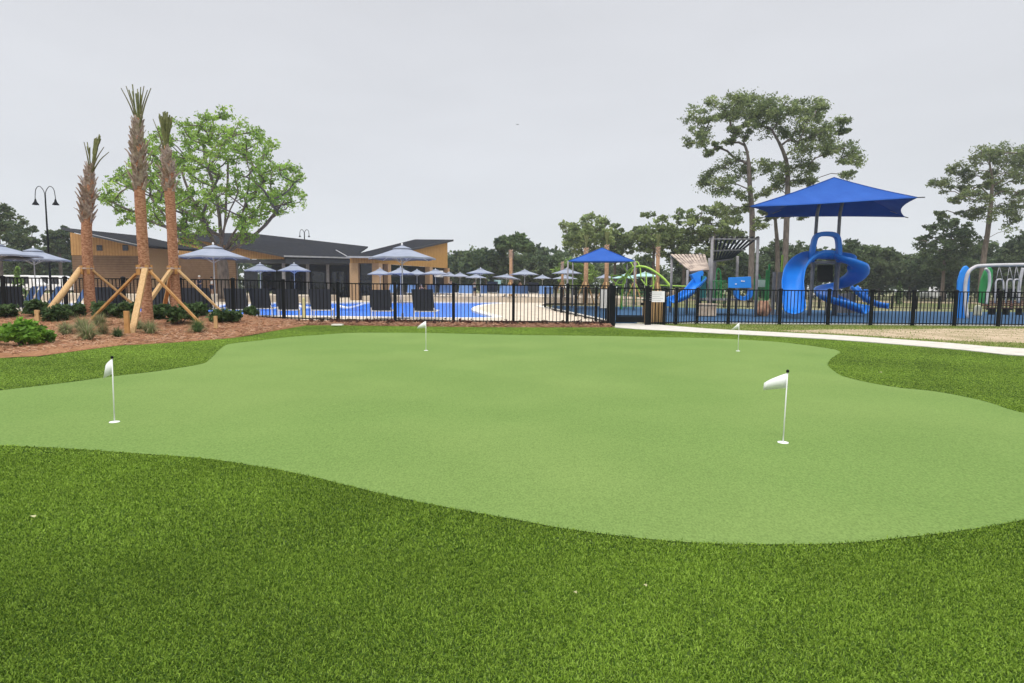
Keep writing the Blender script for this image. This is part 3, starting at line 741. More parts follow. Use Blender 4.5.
TREES = [
    # name, label, x, top, width, D, tints, airy, bottom
    ('pine_tree', 'dark ragged pine at the left edge above the umbrellas', -4, 196, 62, 75, DARK, True, 275),
    ('pine_tree', 'dark drooping pine beside the lamp post, second from the left edge', 20, 218, 40, 84, DARK, True, None),
    ('oak_tree', 'low dark oak behind the white vans', 30, 246, 60, 95, DARK, False, None),
    ('pine_tree', 'small feathery pine between the lamp post and the clubhouse roof', 58, 224, 34, 88, DARK, True, 262),
    ('oak_tree', 'dark oak right behind the left end of the clubhouse', 66, 246, 50, 98, mixt(DARK, MID, .3), False, None),
    ('oak_tree', 'dark round oak just right of the clubhouse end wall', 462, 250, 36, 105, DARK, False, None),
    ('oak_tree', 'broad dark oak humped above the far umbrellas', 486, 245, 56, 100, mixt(DARK, MID, .25), False, None),
    ('oak_tree', 'dark oak right of the far bare palm trunk', 528, 252, 48, 108, DARK, False, None),
    ('oak_tree', 'grey-green oak left of the forked airy tree', 552, 250, 44, 112, mixt(DARK, MID, .6), False, None),
    ('broadleaf_tree', 'light green bushy tree behind the small blue canopy', 574, 259, 40, 88, LIGHT, False, None),
    ('broadleaf_tree', 'airy open tree rising above the small blue canopy', 587, 210, 62, 95, AIRY, True, 262),
    ('broadleaf_tree', 'airy lower tree crown just right of the open tree above the small blue canopy', 616, 222, 46, 100, AIRY, True, 264),
    ('oak_tree', 'dark oak low behind the lime climbing arch', 640, 254, 46, 112, DARK, False, None),
    ('broadleaf_tree', 'open forked tree above the lime climbing arch', 655, 209, 54, 96, AIRY, True, 266),
    ('pine_tree', 'bushy grey-green pine above the tan slatted shade', 686, 207, 56, 98, AIRY, True, 272),
    ('pine_tree', 'bushy pine with clumped crown behind the dark slatted shade', 716, 200, 62, 95, PINE, True, 270),
    ('oak_tree', 'dark tree mass beneath the bushy pines behind the play structure', 700, 244, 60, 115, DARK, False, None),
    ('oak_tree', 'dark oak between the slatted shade and the tall twin pines', 738, 248, 50, 112, mixt(DARK, MID, .3), False, None),
    ('oak_tree', 'dark oak beside the tall pine trunks', 772, 240, 50, 118, mixt(DARK, MID, .15), False, None),
    ('oak_tree', 'dark oak seen behind the slide tower', 808, 242, 54, 110, DARK, False, None),
    ('oak_tree', 'dark oak humped just right of the blue slide hood', 850, 238, 54, 108, mixt(DARK, MID, .3), False, None),
    ('oak_tree', 'dark oak below the right tip of the big blue canopy', 882, 246, 50, 112, DARK, False, None),
    ('oak_tree', 'low dark oak in the dip of the woods at right', 912, 254, 48, 116, DARK, False, None),
    ('broadleaf_tree', 'dark leafy tree leaning from the woods left of the right-hand pine', 948, 212, 60, 98, mixt(DARK, MID, .5), True, 275),
    ('oak_tree', 'dark oak behind the blue swing fin', 948, 247, 56, 106, mixt(DARK, MID, .2), False, None),
    ('oak_tree', 'dark oak below the right-hand pine', 992, 242, 60, 110, DARK, False, None),
    ('oak_tree', 'dark tall oak cut by the right edge of the photo', 1030, 228, 56, 100, DARK, False, None),
]
for i, (nm, lb, x, top, w, D, tn, airy, bt) in enumerate(TREES):
    round_tree(nm, lb, x, top, w, D, tn, 100 + i, airy=airy, bot=bt, cat='pine' if nm.startswith('pine') else 'tree', barkm='pinebark' if nm.startswith('pine') else 'bark', lm='needle' if nm.startswith('pine') else 'leaf')
# umbrella-crowned pine above the far pool deck
D = 98; r_ = random.Random(77); c, rdd = [], []
for k in range(60):
    a = r_.uniform(0, 2 * math.pi); q = r_.uniform(0, 1) ** .5
    p = P(514 + 17 * q * math.cos(a), 248 - 15 * math.sqrt(max(0, 1 - q * q)) * r_.uniform(.25, 1) + 2, D)
    c.append(Vector((p.x, D + 2.6 * q * math.sin(a), p.z))); rdd.append((.75, .75, .45))
tk = spline([Vector((P(512, 286, D).x, D, -.1)), P(512, 268, D), P(513, 254, D), P(514, 249, D)], 4)
add_tree('pine_tree', 'umbrella-crowned pine standing alone above the far umbrellas', 'pine', tk[0], tk, .3, .16, c, rdd, 130, (.22, .46), MID, 78, 'pinebark', 'needle', 1.9, .2, step=.9)
tk2 = thing('young_conifer', 'small pale conical young tree on the lawn beyond the slides', 'tree', Vector((P(899, 290, 72).x, 72, -.15)))
b_ = ORG[tk2.name]; t_ = MB(); t_.tube([b_, b_ + Vector((0, 0, 2.8))], [.06, .02], 6); build(t_, 'trunk', M['bark'], tk2)
V, Q, C = leaf_cloud(5, [b_ + Vector((0, 0, .5 + .42 * k)) for k in range(6)], [(.62 - .1 * k, .62 - .1 * k, .34) for k in range(6)], 160, (.08, .18), MID)
np_mesh('crown', V, Q, C, M['leaf'], tk2)
tk2 = thing('young_conifer', 'small bright conical young tree behind the left umbrellas', 'tree', Vector((P(18, 285, 46).x, 46, 0)))
b_ = ORG[tk2.name]; t_ = MB(); t_.tube([b_, b_ + Vector((0, 0, 2.8))], [.06, .02], 6); build(t_, 'trunk', M['bark'], tk2)
V, Q, C = leaf_cloud(6, [b_ + Vector((0, 0, .5 + .40 * k)) for k in range(6)], [(.55 - .08 * k, .55 - .08 * k, .34) for k in range(6)], 160, (.08, .18), LIGHT)
np_mesh('crown', V, Q, C, M['leaf'], tk2)
# far wood behind them that reads as one mass
r_ = random.Random(9); c, rdd = [], []
for k in range(560):
    x = r_.uniform(-120, 1150); D = r_.uniform(125, 165)
    tp = 262 + 7 * math.sin(x * .021) + 5 * math.sin(x * .067 + 1) + (x - 512) * ROLL
    p = P(x, r_.uniform(tp, 291), D); p.z = max(.6, p.z); w = r_.uniform(1.6, 3.0)
    c.append(p); rdd.append((w * 1.2, w * 1.2, w))
V, Q, C = leaf_cloud(90, c, rdd, 95, (.5, 1.0), DARK + DARK + [(.05, .072, .034)], 1.5, .2, .3)
o = np_mesh('far_woods', V, Q, C, M['leaf']); o['kind'] = 'stuff'

# ------------------------------------------------------------------ clubhouse
cl = thing('clubhouse', 'low clubhouse with dark sloping roofs, tan board siding and brown block walls', 'building', (-29, 70, 0))
K = 1.35
def wallp(name, a, b, z0a, z1a, z1b, mt, th=.25, z0b=None):
    a = Vector((a[0], a[1], 0)); b = Vector((b[0], b[1], 0)); z0b = z0a if z0b is None else z0b
    d = (b - a).normalized(); nn = Vector((d.y, -d.x, 0))
    mb = MB(); mb.slab([a + Vector((0, 0, z0a)), b + Vector((0, 0, z0b)), b + Vector((0, 0, z1b)), a + Vector((0, 0, z1a))], th, -nn)
    return build(mb, name, mt, cl)
# left wing
D = 46 * K
tl, tr_ = P(70, 232.5, D), P(139, 246, D); zs = P(110, 255.5, D).z
wallp('siding_wall', tl, tr_, zs, tl.z, tr_.z, M['siding'])
wallp('block_wall', (tl.x, D + .06), (tr_.x, D + .06), 0, zs - .003, zs - .003, M['brick'])
er = P(178, 252, 51.5 * K)
wallp('side_wall', (tr_.x + .01, D + .1), (er.x, 51.5 * K), 0, tr_.z - .02, tr_.z - .02, M['pillar'])
for px_ in (99.7, 125.6):
    p = P(px_, 248, D); w_ = MB(); w_.box((p.x, D - .03, p.z), (.56, .1, .56)); wo = build(w_, 'window', M['fascia'], cl)
    w_ = MB(); w_.box((p.x, D - .085, p.z), (.42, .02, .42)); build(w_, 'pane', M['glass'], wo)
n1, n2 = P(62, 227.5, 44.6 * K), P(139.5, 245, 44.6 * K)
vv = Vector((1.5 * K, 7.0 * K, 0))
rf = MB(); rf.slab([n1, n2, n2 + vv, n1 + vv], .22); ro = build(rf, 'roof', M['roof'], cl)
ft = MB(); ft.beam(n1 + Vector((0, -.03, -.09)), n2 + Vector((0, -.03, -.09)), .05, .26); build(ft, 'fascia', M['fascia'], ro)
ft = MB(); ft.beam(P(91, 234.2, 44.55 * K), n2 + Vector((0, -.07, -.02)), .04, .07); build(ft, 'gutter', M['trimgrey'], ro)
# middle wing: tan gable above a brown wall, then the porch
D = 54 * K
N1, N2 = P(172, 233, D), P(284, 255.3, D)
F1, F2, VV = P(249, 233, 66 * K), P(352, 257.2, 60 * K), P(368, 246.5, 70 * K)
zz = 1.65 + 2.3 * K
wallp('siding_wall', (N1.x + .4, D + .5), (N2.x - .2, D + .5), zz, N1.z - .25, N2.z - .22, M['siding'])
wl = P(234, 284, D).x
wallp('block_wall', (N1.x + .4, D + .56), (wl, D + .56), 0, zz - .003, zz - .003, M['brick'])
rf = MB(); rf.slab([N1, N2, F2, VV, F1], .2, (0, 0, -1)); ro = build(rf, 'roof', M['roof'], cl)
ft = MB(); ft.beam(N1 + Vector((0, -.04, -.1)), N2 + Vector((0, -.04, -.1)), .05, .28); build(ft, 'fascia', M['fascia'], ro)
ft = MB(); ft.beam(N2 + Vector((0, -.06, -.1)), F2 + Vector((0, -.06, -.1)), .06, .2); build(ft, 'gutter', M['trimgrey'], ro)
pb = MB(); pb.slab([(wl, D + .52, zz - .06), (N2.x, D + .52, zz - .06), (N2.x, D + .52, zz - .5), (wl, D + .52, zz - .5)], .3, (0, 1, 0)); build(pb, 'porch_beam', M['fascia'], cl)
pb = MB(); a, b = Vector((N2.x, D + .4, 0)), Vector((F2.x, 60 * K, 0))
pb.slab([a + Vector((0, 0, zz + .1)), b + Vector((0, 0, zz + .35)), b + Vector((0, 0, zz - .35)), a + Vector((0, 0, zz - .55))], .3, (0, 1, 0)); build(pb, 'porch_beam', M['fascia'], cl)
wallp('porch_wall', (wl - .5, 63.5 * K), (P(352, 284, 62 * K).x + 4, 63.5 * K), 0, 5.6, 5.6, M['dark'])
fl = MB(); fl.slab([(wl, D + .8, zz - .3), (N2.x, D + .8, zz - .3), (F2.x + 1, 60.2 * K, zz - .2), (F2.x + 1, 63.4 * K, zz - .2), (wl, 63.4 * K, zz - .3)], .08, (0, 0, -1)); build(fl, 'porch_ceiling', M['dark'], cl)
for px_, Dd in ((236.5, 54.7 * K), (284, 54.9 * K), (308, 57 * K), (328, 58.8 * K)):
    p = P(px_, 284, Dd); cb = MB(); cb.box((p.x, Dd, zz / 2), (.32, .32, zz - .1)); build(cb, 'porch_column', M['steel'], cl)
for px_ in (250, 268, 296, 318, 338):
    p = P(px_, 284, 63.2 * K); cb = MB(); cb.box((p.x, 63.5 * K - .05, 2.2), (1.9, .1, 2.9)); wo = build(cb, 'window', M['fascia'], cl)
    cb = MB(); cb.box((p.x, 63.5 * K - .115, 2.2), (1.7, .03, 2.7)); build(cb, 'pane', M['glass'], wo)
# right wing
A_, B_ = P(374.5, 257, 50 * K), P(447.5, 242, 62 * K)
L_ = P(350, 257.5, 50 * K); zb = 1.65 + 1.85 * K
wallp('siding_wall', (L_.x, 50 * K), (A_.x, 50 * K), zb, A_.z, A_.z, M['siding'])
wallp('siding_wall', (A_.x + .01, 50 * K + .02), (B_.x, 62 * K), zb, A_.z, B_.z, M['sidingy'])
def at_side(px_, off=0):
    # point of the side wall seen at a pixel column
    best = None
    for k in range(400):
        t_2 = k / 399; q = Vector((A_.x + (B_.x - A_.x) * t_2, (50 + 12 * t_2) * K, 0))
        d = q - Vector((0, 0, 0)); xx = W / 2 + F * (q.x / (q.y * math.cos(PITCH)))
        if best is None or abs(xx - px_) < best[0]: best = (abs(xx - px_), q)
    return best[1]
for px_, w_ in ((376.5, .7), (386, .6), (427.5, .7), (446, .5)):
    q = at_side(px_); pb = MB(); pb.box((q.x, q.y + .2, zb / 2), (w_ * K, w_, zb - .006), -.41); build(pb, 'pillar', M['pillar'], cl)
for px_, w_ in ((354, .7),):
    pb = MB(); pb.box((P(px_, 284, 50 * K).x, 50 * K + .36, zb / 2), (w_ * K, .7, zb - .006)); build(pb, 'pillar', M['pillar'], cl)
q0, q1 = at_side(376), at_side(447)
gp = wallp('window_wall', (q0.x - .1, q0.y + .55), (q1.x - .4, q1.y), 0, zb - .01, zb - .01, M['glass'], .1)
gp = wallp('window_wall', (L_.x, 50 * K + .7), (A_.x, 50 * K + .7), 0, zb - .01, zb - .01, M['glass'], .1)
e0, e1, e2, e3 = P(346.5, 256.3, 49.3 * K), P(376.5, 256.6, 49.3 * K), P(453, 239.6, 62.5 * K), P(415, 239.3, 62.5 * K)
rf = MB(); rf.slab([e0, e1, e2, e3], .12, (0, 0, -1)); ro = build(rf, 'roof', M['roof'], cl)
ft = MB(); ft.beam(e1 + Vector((.05, -.04, -.1)), e2 + Vector((.05, -.04, -.1)), .06, .26); build(ft, 'fascia', M['fascia'], ro)
ft = MB(); ft.beam(e0 + Vector((0, -.05, -.07)), e1 + Vector((0, -.05, -.07)), .06, .2); build(ft, 'gutter', M['trimgrey'], ro)
ft = MB(); ft.beam(P(336, 250, 58 * K), P(346.5, 256, 50 * K), .1, .06); build(ft, 'valley_flashing', M['trimgrey'], ro)
sg = MB(); q = at_side(436); sg.box((q.x + .35, q.y - .3, 3.3), (1.2, .08, .85), .35); build(sg, 'notice_board', M['white'], cl)

# ------------------------------------------------------------------ fences
def fence(label, pts, hgt, npick, zf=lambda x, y: 0.0, closed_last=True, thick=.030):
    t = thing('metal_fence', label, 'fence', (pts[0][0], pts[0][1], 0), 'black metal fences round the pool and playground')
    for i, (x, y) in enumerate(pts):
        z0 = zf(x, y); mb = MB(); mb.box((x, y, z0 + (hgt + .02) / 2 - .1), (.125, .125, hgt + .22)); mb.lathe([(.10, 0), (.10, .03), (.0, .07)], (x, y, z0 + hgt + .02), 4, math.pi / 4)
        build(mb, 'post', M['black'], t)
    for (x0, y0), (x1, y1) in zip(pts[:-1], pts[1:]):
        a = Vector((x0, y0, zf(x0, y0))); b = Vector((x1, y1, zf(x1, y1))); d = (b - a).normalized(); mb = MB()
        aa, bb = a + d * .05, b - d * .05
        for zr in (hgt - .02, .11):
            mb.beam(aa + Vector((0, 0, zr)), bb + Vector((0, 0, zr)), .035, .05)
        n_ = npick if not callable(npick) else npick((b - a).length)
        for k in range(1, n_):
            p = a.lerp(b, k / n_)
            mb.box((p.x, p.y, p.z + hgt / 2 + .01), (thick, thick, hgt - .08))
        build(mb, 'fence_panel', M['black'], t)
    return t
def GX(px_, Y): return (P(px_, 300, Y).x, Y)
lz = lambda x, y: .12 * (1 - sm(-12, -7, x)) + .03
left_pts = [GX(px_, FENCE_Y) for px_ in (-66, 4, 66, 124, 180.5, 233.3, 283.6, 338, 395, 453.5, 513.5, 567.5, 611)]
fence('long black picket fence running along the pool behind the mulch bed', left_pts, 1.72, lambda L: max(6, round(L / .16)), lz)
fence('black picket fence running away between the pool deck and the playground', [(4.35, 27.0), (4.1, 29.4), (3.87, 31.8), (3.63, 34.2), (3.4, 36.6), (3.2, 39), (2.95, 41.4), (2.75, 43.8), (2.5, 46.2)], 1.62, 11, thick=.014)
RY = 28.0
right_pts = [GX(650, 26.6), GX(664.5, 26.9), GX(676.5, 27.3)] + [GX(697.6, RY), GX(729, RY)] + [GX(px_, RY) for px_ in (780.5, 829, 872, 914, 956, 1000, 1045, 1090)]
fence('black picket fence along the front of the blue playground', right_pts, 1.62, lambda L: max(4, round(L / .165)))
fence('black picket fence on the far side of the playground', [GX(px_, 58) for px_ in (700, 724, 748, 772, 796, 820, 844, 868, 892, 916, 940, 964, 988, 1012, 1036)], 1.2, 12, lambda x, y: -.14, thick=.02)
# gate
gt = thing('gate', 'black metal gate standing where the concrete path meets the fence', 'gate', GX(630, 26.5) + (0,))
xa, xb = GX(613.8, 26.5)[0], GX(647.3, 26.5)[0]
for x in (xa, xb):
    mb = MB(); mb.box((x, 26.5, .84), (.15, .15, 1.74)); mb.lathe([(.11, 0), (.11, .03), (0, .06)], (x, 26.5, 1.71), 4, math.pi / 4); build(mb, 'gate_post', M['black'], gt)
mb = MB(); x0, x1 = xa + .11, xb - .11
for x in (x0 + .03, x1 - .03): mb.box((x, 26.5, .9), (.06, .05, 1.52))
for z in (1.64, .42): mb.box(((x0 + x1) / 2, 26.5, z), (x1 - x0 - .12, .05, .06))
for k in range(1, 7): mb.box((x0 + (x1 - x0) * k / 7, 26.5, 1.03), (.024, .024, 1.16))
build(mb, 'gate_leaf', M['black'], gt)
mb = MB(); mb.box(((x0 + x1) / 2, 26.5, .26), (x1 - x0 - .12, .03, .25)); build(mb, 'kick_plate', M['black'], gt)
mb = MB(); mb.box((x1 - .1, 26.44, .95), (.14, .1, .12)); mb.beam((x1 - .2, 26.38, .95), (x1 - .02, 26.38, .95), .03); build(mb, 'latch', M['black'], gt)
# signs on the fence
sn = thing('notice_sign', 'white rules sign with grey print fixed to the fence right of the gate', 'sign', (GX(654.5, 26.6)[0], 26.6, 1.1))
mb = MB(); cx = GX(655, 26.6)[0]; sgz = 1.28
mb.box((cx, 26.55, sgz), (.82, .02, .48)); build(mb, 'board', M['white'], sn)
for k in range(5):
    mb = MB(); mb.box((cx - .02 + .05 * (k % 2), 26.537, sgz + .16 - .08 * k), (.62 - .1 * (k % 3), .004, .016)); build(mb, 'print_line', M['ink'], sn)
sn = thing('notice_sign', 'tall white sign hanging on the dividing fence left of the gate', 'sign', (P(606, 300, 28.9).x, 28.9, .7))
mb = MB(); mb.box((P(606, 300, 28.9).x, 28.9, 1.15), (.62, .03, .95)); build(mb, 'board', M['white'], sn)
mb = MB(); mb.box((P(606, 300, 28.9).x, 28.92, .8), (.06, .05, 1.6)); build(mb, 'post', M['black'], sn)
# slatted bin by the gate
bn = thing('litter_bin', 'tan timber slatted litter bin inside the fence beside the gate', 'bin', (P(655, 300, 27.6).x, 27.75, 0))
bx = P(655, 300, 27.6).x; mb = MB()
for k in range(9):
    for s_ in (-1, 1): mb.box((bx - .4 + .1 * k, 27.75 + .38 * s_, .56), (.075, .03, 1.0))
    for s_ in (-1, 1): mb.box((bx + .43 * s_, 27.4 + .0875 * k, .56), (.03, .06, 1.0))
build(mb, 'slats', M['timber'], bn)
mb = MB(); mb.box((bx, 27.75, .55), (.72, .64, .96)); build(mb, 'liner', M['black'], bn)
mb = MB(); mb.box((bx, 27.75, 1.09), (.92, .82, .05)); build(mb, 'lid', M['fascia'], bn)

# ------------------------------------------------------------------ golf flags
def flagstick(label, px_, py_, tipx, flagpts, lean, hgt=.77):
    b = G(px_, py_, .006)
    t = thing('golf_flag', label, 'golf flag', b, 'small white flags on the putting green')
    tip = b + Vector((lean, 0, hgt)); mb = MB(); mb.tube([b + Vector((0, 0, -.05)), b.lerp(tip, .5), tip], [.0075, .007, .0062], 8); build(mb, 'stick', M['white'], t, True)
    mb = MB(); mb.lathe([(0, -.012), (.014, -.008), (.017, .004), (.013, .018), (0, .024)], tip, 10); build(mb, 'knob', M['black'], t, True)
    mb = MB(); mb.lathe([(.050, -.10), (.050, .003), (.056, .004), (.056, -.002)], b, 20); build(mb, 'cup', M['white'], t, True)
    mb = MB(); mb.lathe([(0, .0015), (.050, .0015)], b, 20); build(mb, 'cup_insert', M['white'], t)
    mb = MB(); N_ = 8; rows = []
    (u0, v0), (u1, v1), (u2, v2), (u3, v3) = flagpts      # top at stick, bottom at stick, bottom far, top far  (u = metres left, v = metres below tip)
    for k in range(N_ + 1):
        s_ = k / N_; yo = .012 * math.sin(s_ * 5.2 + px_) * s_
        a = Vector((-(u0 + (u3 - u0) * s_), yo, -(v0 + (v3 - v0) * s_) + .010 * math.sin(s_ * math.pi)))
        c_ = Vector((-(u1 + (u2 - u1) * s_), yo * .8 + .012 * s_, -(v1 + (v2 - v1) * s_)))
        rows.append((tip + a, tip + c_))
    vs_ = []; fs = []
    for a, c_ in rows: vs_ += [a + Vector((0, .0012, 0)), c_ + Vector((0, .0012, 0)), a - Vector((0, .0012, 0)), c_ - Vector((0, .0012, 0))]
    for k in range(N_):
        i = 4 * k
        fs += [(i, i + 1, i + 5, i + 4), (i + 2, i + 6, i + 7, i + 3), (i, i + 4, i + 6, i + 2), (i + 1, i + 3, i + 7, i + 5)]
    fs += [(0, 2, 3, 1), (4 * N_, 4 * N_ + 1, 4 * N_ + 3, 4 * N_ + 2)]
    mb.add(vs_, fs); build(mb, 'flag', M['whitecloth'], t, True)
    return t
flagstick('nearest white golf flag flying out flat on the right of the green', 783, 442.5, 786, [(.004, .015), (.004, .175), (.245, .205), (.245, .125)], .012)
flagstick('limp white golf flag drooping on the left of the green', 114.5, 422, 111, [(.003, .015), (.003, .19), (.125, .25), (.085, .10)], .01)
flagstick('far white golf flag in front of the pool', 426, 350.5, 426, [(.003, .01), (.003, .19), (.23, .205), (.20, .15)], 0)
flagstick('far white golf flag in front of the play structure and path', 738, 351, 738, [(.003, .01), (.003, .17), (.22, .22), (.10, .12)], 0)

# fallen leaves on the turf
for px_, py_, lb, s_ in ((33, 516, 'pale yellow fallen leaf on the near turf at left', .014), (645, 585, 'white flower petal lying on the near turf in front of the green', .008), (880, 372, 'pale fallen leaf on the turf right of the green', .028),
                         (575, 592, 'thin pale grass clipping lying on the turf nearest the camera', .007)):
    b = G(px_, py_, .04); mb = MB(); r_ = random.Random(px_)
    pts = [b + Vector((s_ * 1.5 * math.cos(a), s_ * .8 * math.sin(a), .006 * math.sin(2 * a))) for a in [k * math.pi / 5 for k in range(10)]]
    mb.slab(pts, .0015); o = build(mb, 'fallen_leaf', M['straw_leaf'], loc=b); tag(o, lb, 'leaf', 'fallen leaves on the turf')

# ------------------------------------------------------------------ palms in the bed
def palm(label, D, ctr, r_low, boots_from, boots_to, seed, fr_specs):
    r = random.Random(seed)
    pts = [P(x, y, D) for x, y in ctr]; b = pts[0]
    b.z = mound(b.x, b.y) - .1
    t = thing('palm_tree', label, 'palm', b, 'newly planted palms propped with timber')
    sp = spline(pts, 6); mb = MB(); za, zb_ = P(0, boots_from, D).z, P(0, boots_to, D).z
    mb.tube(sp, [r_low * (1.12 if i < 3 else 1) * (1 + .03 * math.sin(i * 2.3)) * (1 - .62 * sm(za + .6 * (zb_ - za), zb_ + .1, q.z)) for i, q in enumerate(sp)], 14)
    build(mb, 'trunk', M['palmtrunk'], t, True)
    # leaf bases (boots) wrapped round the upper trunk
    za, zb_ = P(0, boots_from, D).z, P(0, boots_to, D).z
    def axis(z):
        for a, c_ in zip(sp[:-1], sp[1:]):
            if a.z <= z <= c_.z: return a.lerp(c_, (z - a.z) / max(1e-6, c_.z - a.z))
        return sp[-1]
    mb = MB(); z = za; k = 0
    while z < zb_:
        f = (z - za) / (zb_ - za); rr = r_low * (1.18 - .70 * sm(.45, 1, f))
        for q in range(3):
            a = k * 2.4 + q * 2.09 + r.uniform(-.2, .2); o_ = Vector((math.cos(a), math.sin(a), 0)); tg = Vector((-math.sin(a), math.cos(a), 0))
            L = r.uniform(.20, .42); out = r.uniform(.02, .17) * (.55 + .9 * math.sin(math.pi * min(1, .15 + f * .85))); c0 = axis(z)
            p0 = c0 + o_ * rr * .82; p1 = c0 + o_ * (rr + out) + Vector((0, 0, L)) + tg * r.uniform(-.08, .08)
            w0, w1 = r.uniform(.07, .11), r.uniform(.015, .035)
            mb.add([p0 - tg * w0, p0 + tg * w0, p1 + tg * w1, p1 - tg * w1, p0 - tg * w0 - o_ * .02, p0 + tg * w0 - o_ * .02, p1 + tg * w1 - o_ * .02, p1 - tg * w1 - o_ * .02],
                   [(0, 1, 2, 3), (7, 6, 5, 4), (0, 3, 7, 4), (1, 5, 6, 2), (3, 2, 6, 7), (0, 4, 5, 1)])
        z += .06; k += 1
    build(mb, 'leaf_bases', M['boot'], t)
    top = axis(zb_ + .0)
    for mt, lst in fr_specs:
        for (x, y, w, dy) in lst:
            e_ = P(x, y, D + dy); s_ = top + Vector((r.uniform(-.05, .05), r.uniform(-.05, .05), -.25)); mb = MB()
            mid = s_.lerp(e_, .5) + Vector((0, 0, .12))
            pth = spline([s_, mid, e_], 3)
            if mt == 'frondcut': mb.tube(pth, [.03 - .018 * i / (len(pth) - 1) for i in range(len(pth))], 6)
            else:
                for q in range(8 if w > .04 else 2):
                    ds = Vector((r.uniform(-1, 1) * w, r.uniform(-1, 1) * w, r.uniform(-.18, .1)))
                    p2 = [p + ds * (i / (len(pth) - 1)) for i, p in enumerate(pth)]
                    for a, c_ in zip(p2[:-1], p2[1:]): mb.beam(a, c_, (.055 if w > .04 else .035), .012, hint=(r.uniform(-1, 1), 1, 0))
            build(mb, 'frond', M[mt], t)
    return t
palm('tallest palm, in front of the other two, with a fan of cut leaf stalks', 20.5, [(148, 330), (146, 285), (142, 234), (138.5, 165), (138, 118)], .165, 189, 121, 1,
     [('frondcut', [(121, 88, 0, -.2), (126, 86, 0, .1), (144, 86, 0, .2), (151, 88, 0, -.1), (147.5, 90, 0, .3)]), ('frond', [(133, 86, .02, 0), (138, 87, .02, .2), (141, 90, .02, -.2), (136, 95, .02, .1), (129, 90, .02, -.1)])])
palm('shortest palm, nearest the lamp post, its few fronds leaning right', 24, [(91, 318), (88.5, 275), (86.6, 234), (88, 195), (91, 166)], .182, 222, 168, 2,
     [('frond', [(99, 136, .05, 0), (96, 138, .05, .2), (87, 142, .03, .1), (89, 146, .03, -.2)]), ('frondcut', [(109, 152, 0, .1), (104, 147, 0, -.2), (84, 142, 0, 0)])])
palm('palm with a tight bundle of tied green fronds, nearest the green tree', 24, [(177, 316), (174, 270), (171, 215), (168, 170), (166, 146)], .182, 190, 151, 3,
     [('frond', [(160, 115, .06, 0), (164, 113, .07, .1), (168, 114, .07, -.1), (171, 118, .05, .1), (166, 114, .06, .2), (163, 118, .06, -.2)]), ('frondcut', [(153, 119, 0, .1), (156, 126, 0, -.1)])])
# timber props: one thing each
def prop(label, a, Da, b, Db, w, mt, roundp=False):
    p, q = P(a[0], a[1], Da), P(b[0], b[1], Db); mb = MB()
    if roundp: mb.tube([p, p.lerp(q, .5), q], [w * .5, w * .52, w * .55], 10)
    else: mb.beam(p, q, w, w * .62)
    o = build(mb, 'timber_prop', M[mt], loc=q, smooth=roundp, bevel=0 if roundp else .006); return tag(o, label, 'timber prop', 'timber props holding up the palms')
prop('thick round timber prop leaning on the left side of the shortest palm', (80.5, 269, ), 23.9, (40, 323), 21.5, .22, 'timber', True)
prop('thin timber prop sloping right from the shortest palm', (92, 270), 24, (134, 305), 25.2, .12, 'timber')
prop('dark orange timber prop sloping left from the tallest palm', (136, 274), 20.4, (92, 319), 20.6, .11, 'timber2')
prop('broad pale timber prop standing in front of the tallest palm', (145, 269), 20.2, (131.5, 336), 18.6, .17, 'timber')
prop('orange timber prop sloping right from the tallest palm', (150, 271), 20.4, (202, 325), 20.6, .11, 'timber2')
prop('timber prop sloping left from the bundled palm, behind the tallest palm', (171, 270), 23.8, (150, 300), 23, .18, 'timber')
prop('timber prop sloping right from the bundled palm towards the pool', (178, 270), 23.8, (223, 313), 24, .12, 'timber')
prop('short shaded timber prop behind the base of the bundled palm', (171, 276), 24.3, (164, 308), 25.6, .15, 'timber2')
for px_, y0, D, nm in ((86.8, 270, 24, 'shortest palm'), (144.5, 270, 20.5, 'tallest palm'), (174, 270, 24, 'bundled palm')):
    p = P(px_, y0, D); t = thing('palm_collar', 'timber batten collar strapped round the ' + nm, 'collar', p, 'collars round the palms')
    for k in range(6):
        a = k * math.pi / 3 + .3; mb = MB(); mb.box((p.x + .225 * math.cos(a), p.y + .225 * math.sin(a), p.z), (.045, .10, .34), a); build(mb, 'batten', M['timber2'], t)
    mb = MB(); mb.lathe([(.25, -.03), (.255, 0), (.25, .03)], p + Vector((0, 0, .06)), 16); build(mb, 'strap', M['boot'], t)
def stake(label, px_, y0, y1, D, w, mt):
    a, b = P(px_, y0, D), P(px_, y1, D); mb = MB(); mb.box(((a.x), D, (a.z + b.z) / 2 - .05), (w, w * .6, a.z - b.z + .1)); o = build(mb, 'timber_stake', M[mt], loc=(a.x, D, b.z), bevel=.005); tag(o, label, 'stake', 'short timber stakes in the mulch')
stake('short grey-tan stake beside the bright green shrub', 37, 310, 324, 21.2, .15, 'timber')
stake('orange stake just left of the broad pale prop', 126.3, 311, 336, 18.5, .14, 'timber2')
stake('short pale stake standing before the dark shrub nearest the pool fence', 215.5, 316, 330, 20.5, .11, 'timber')

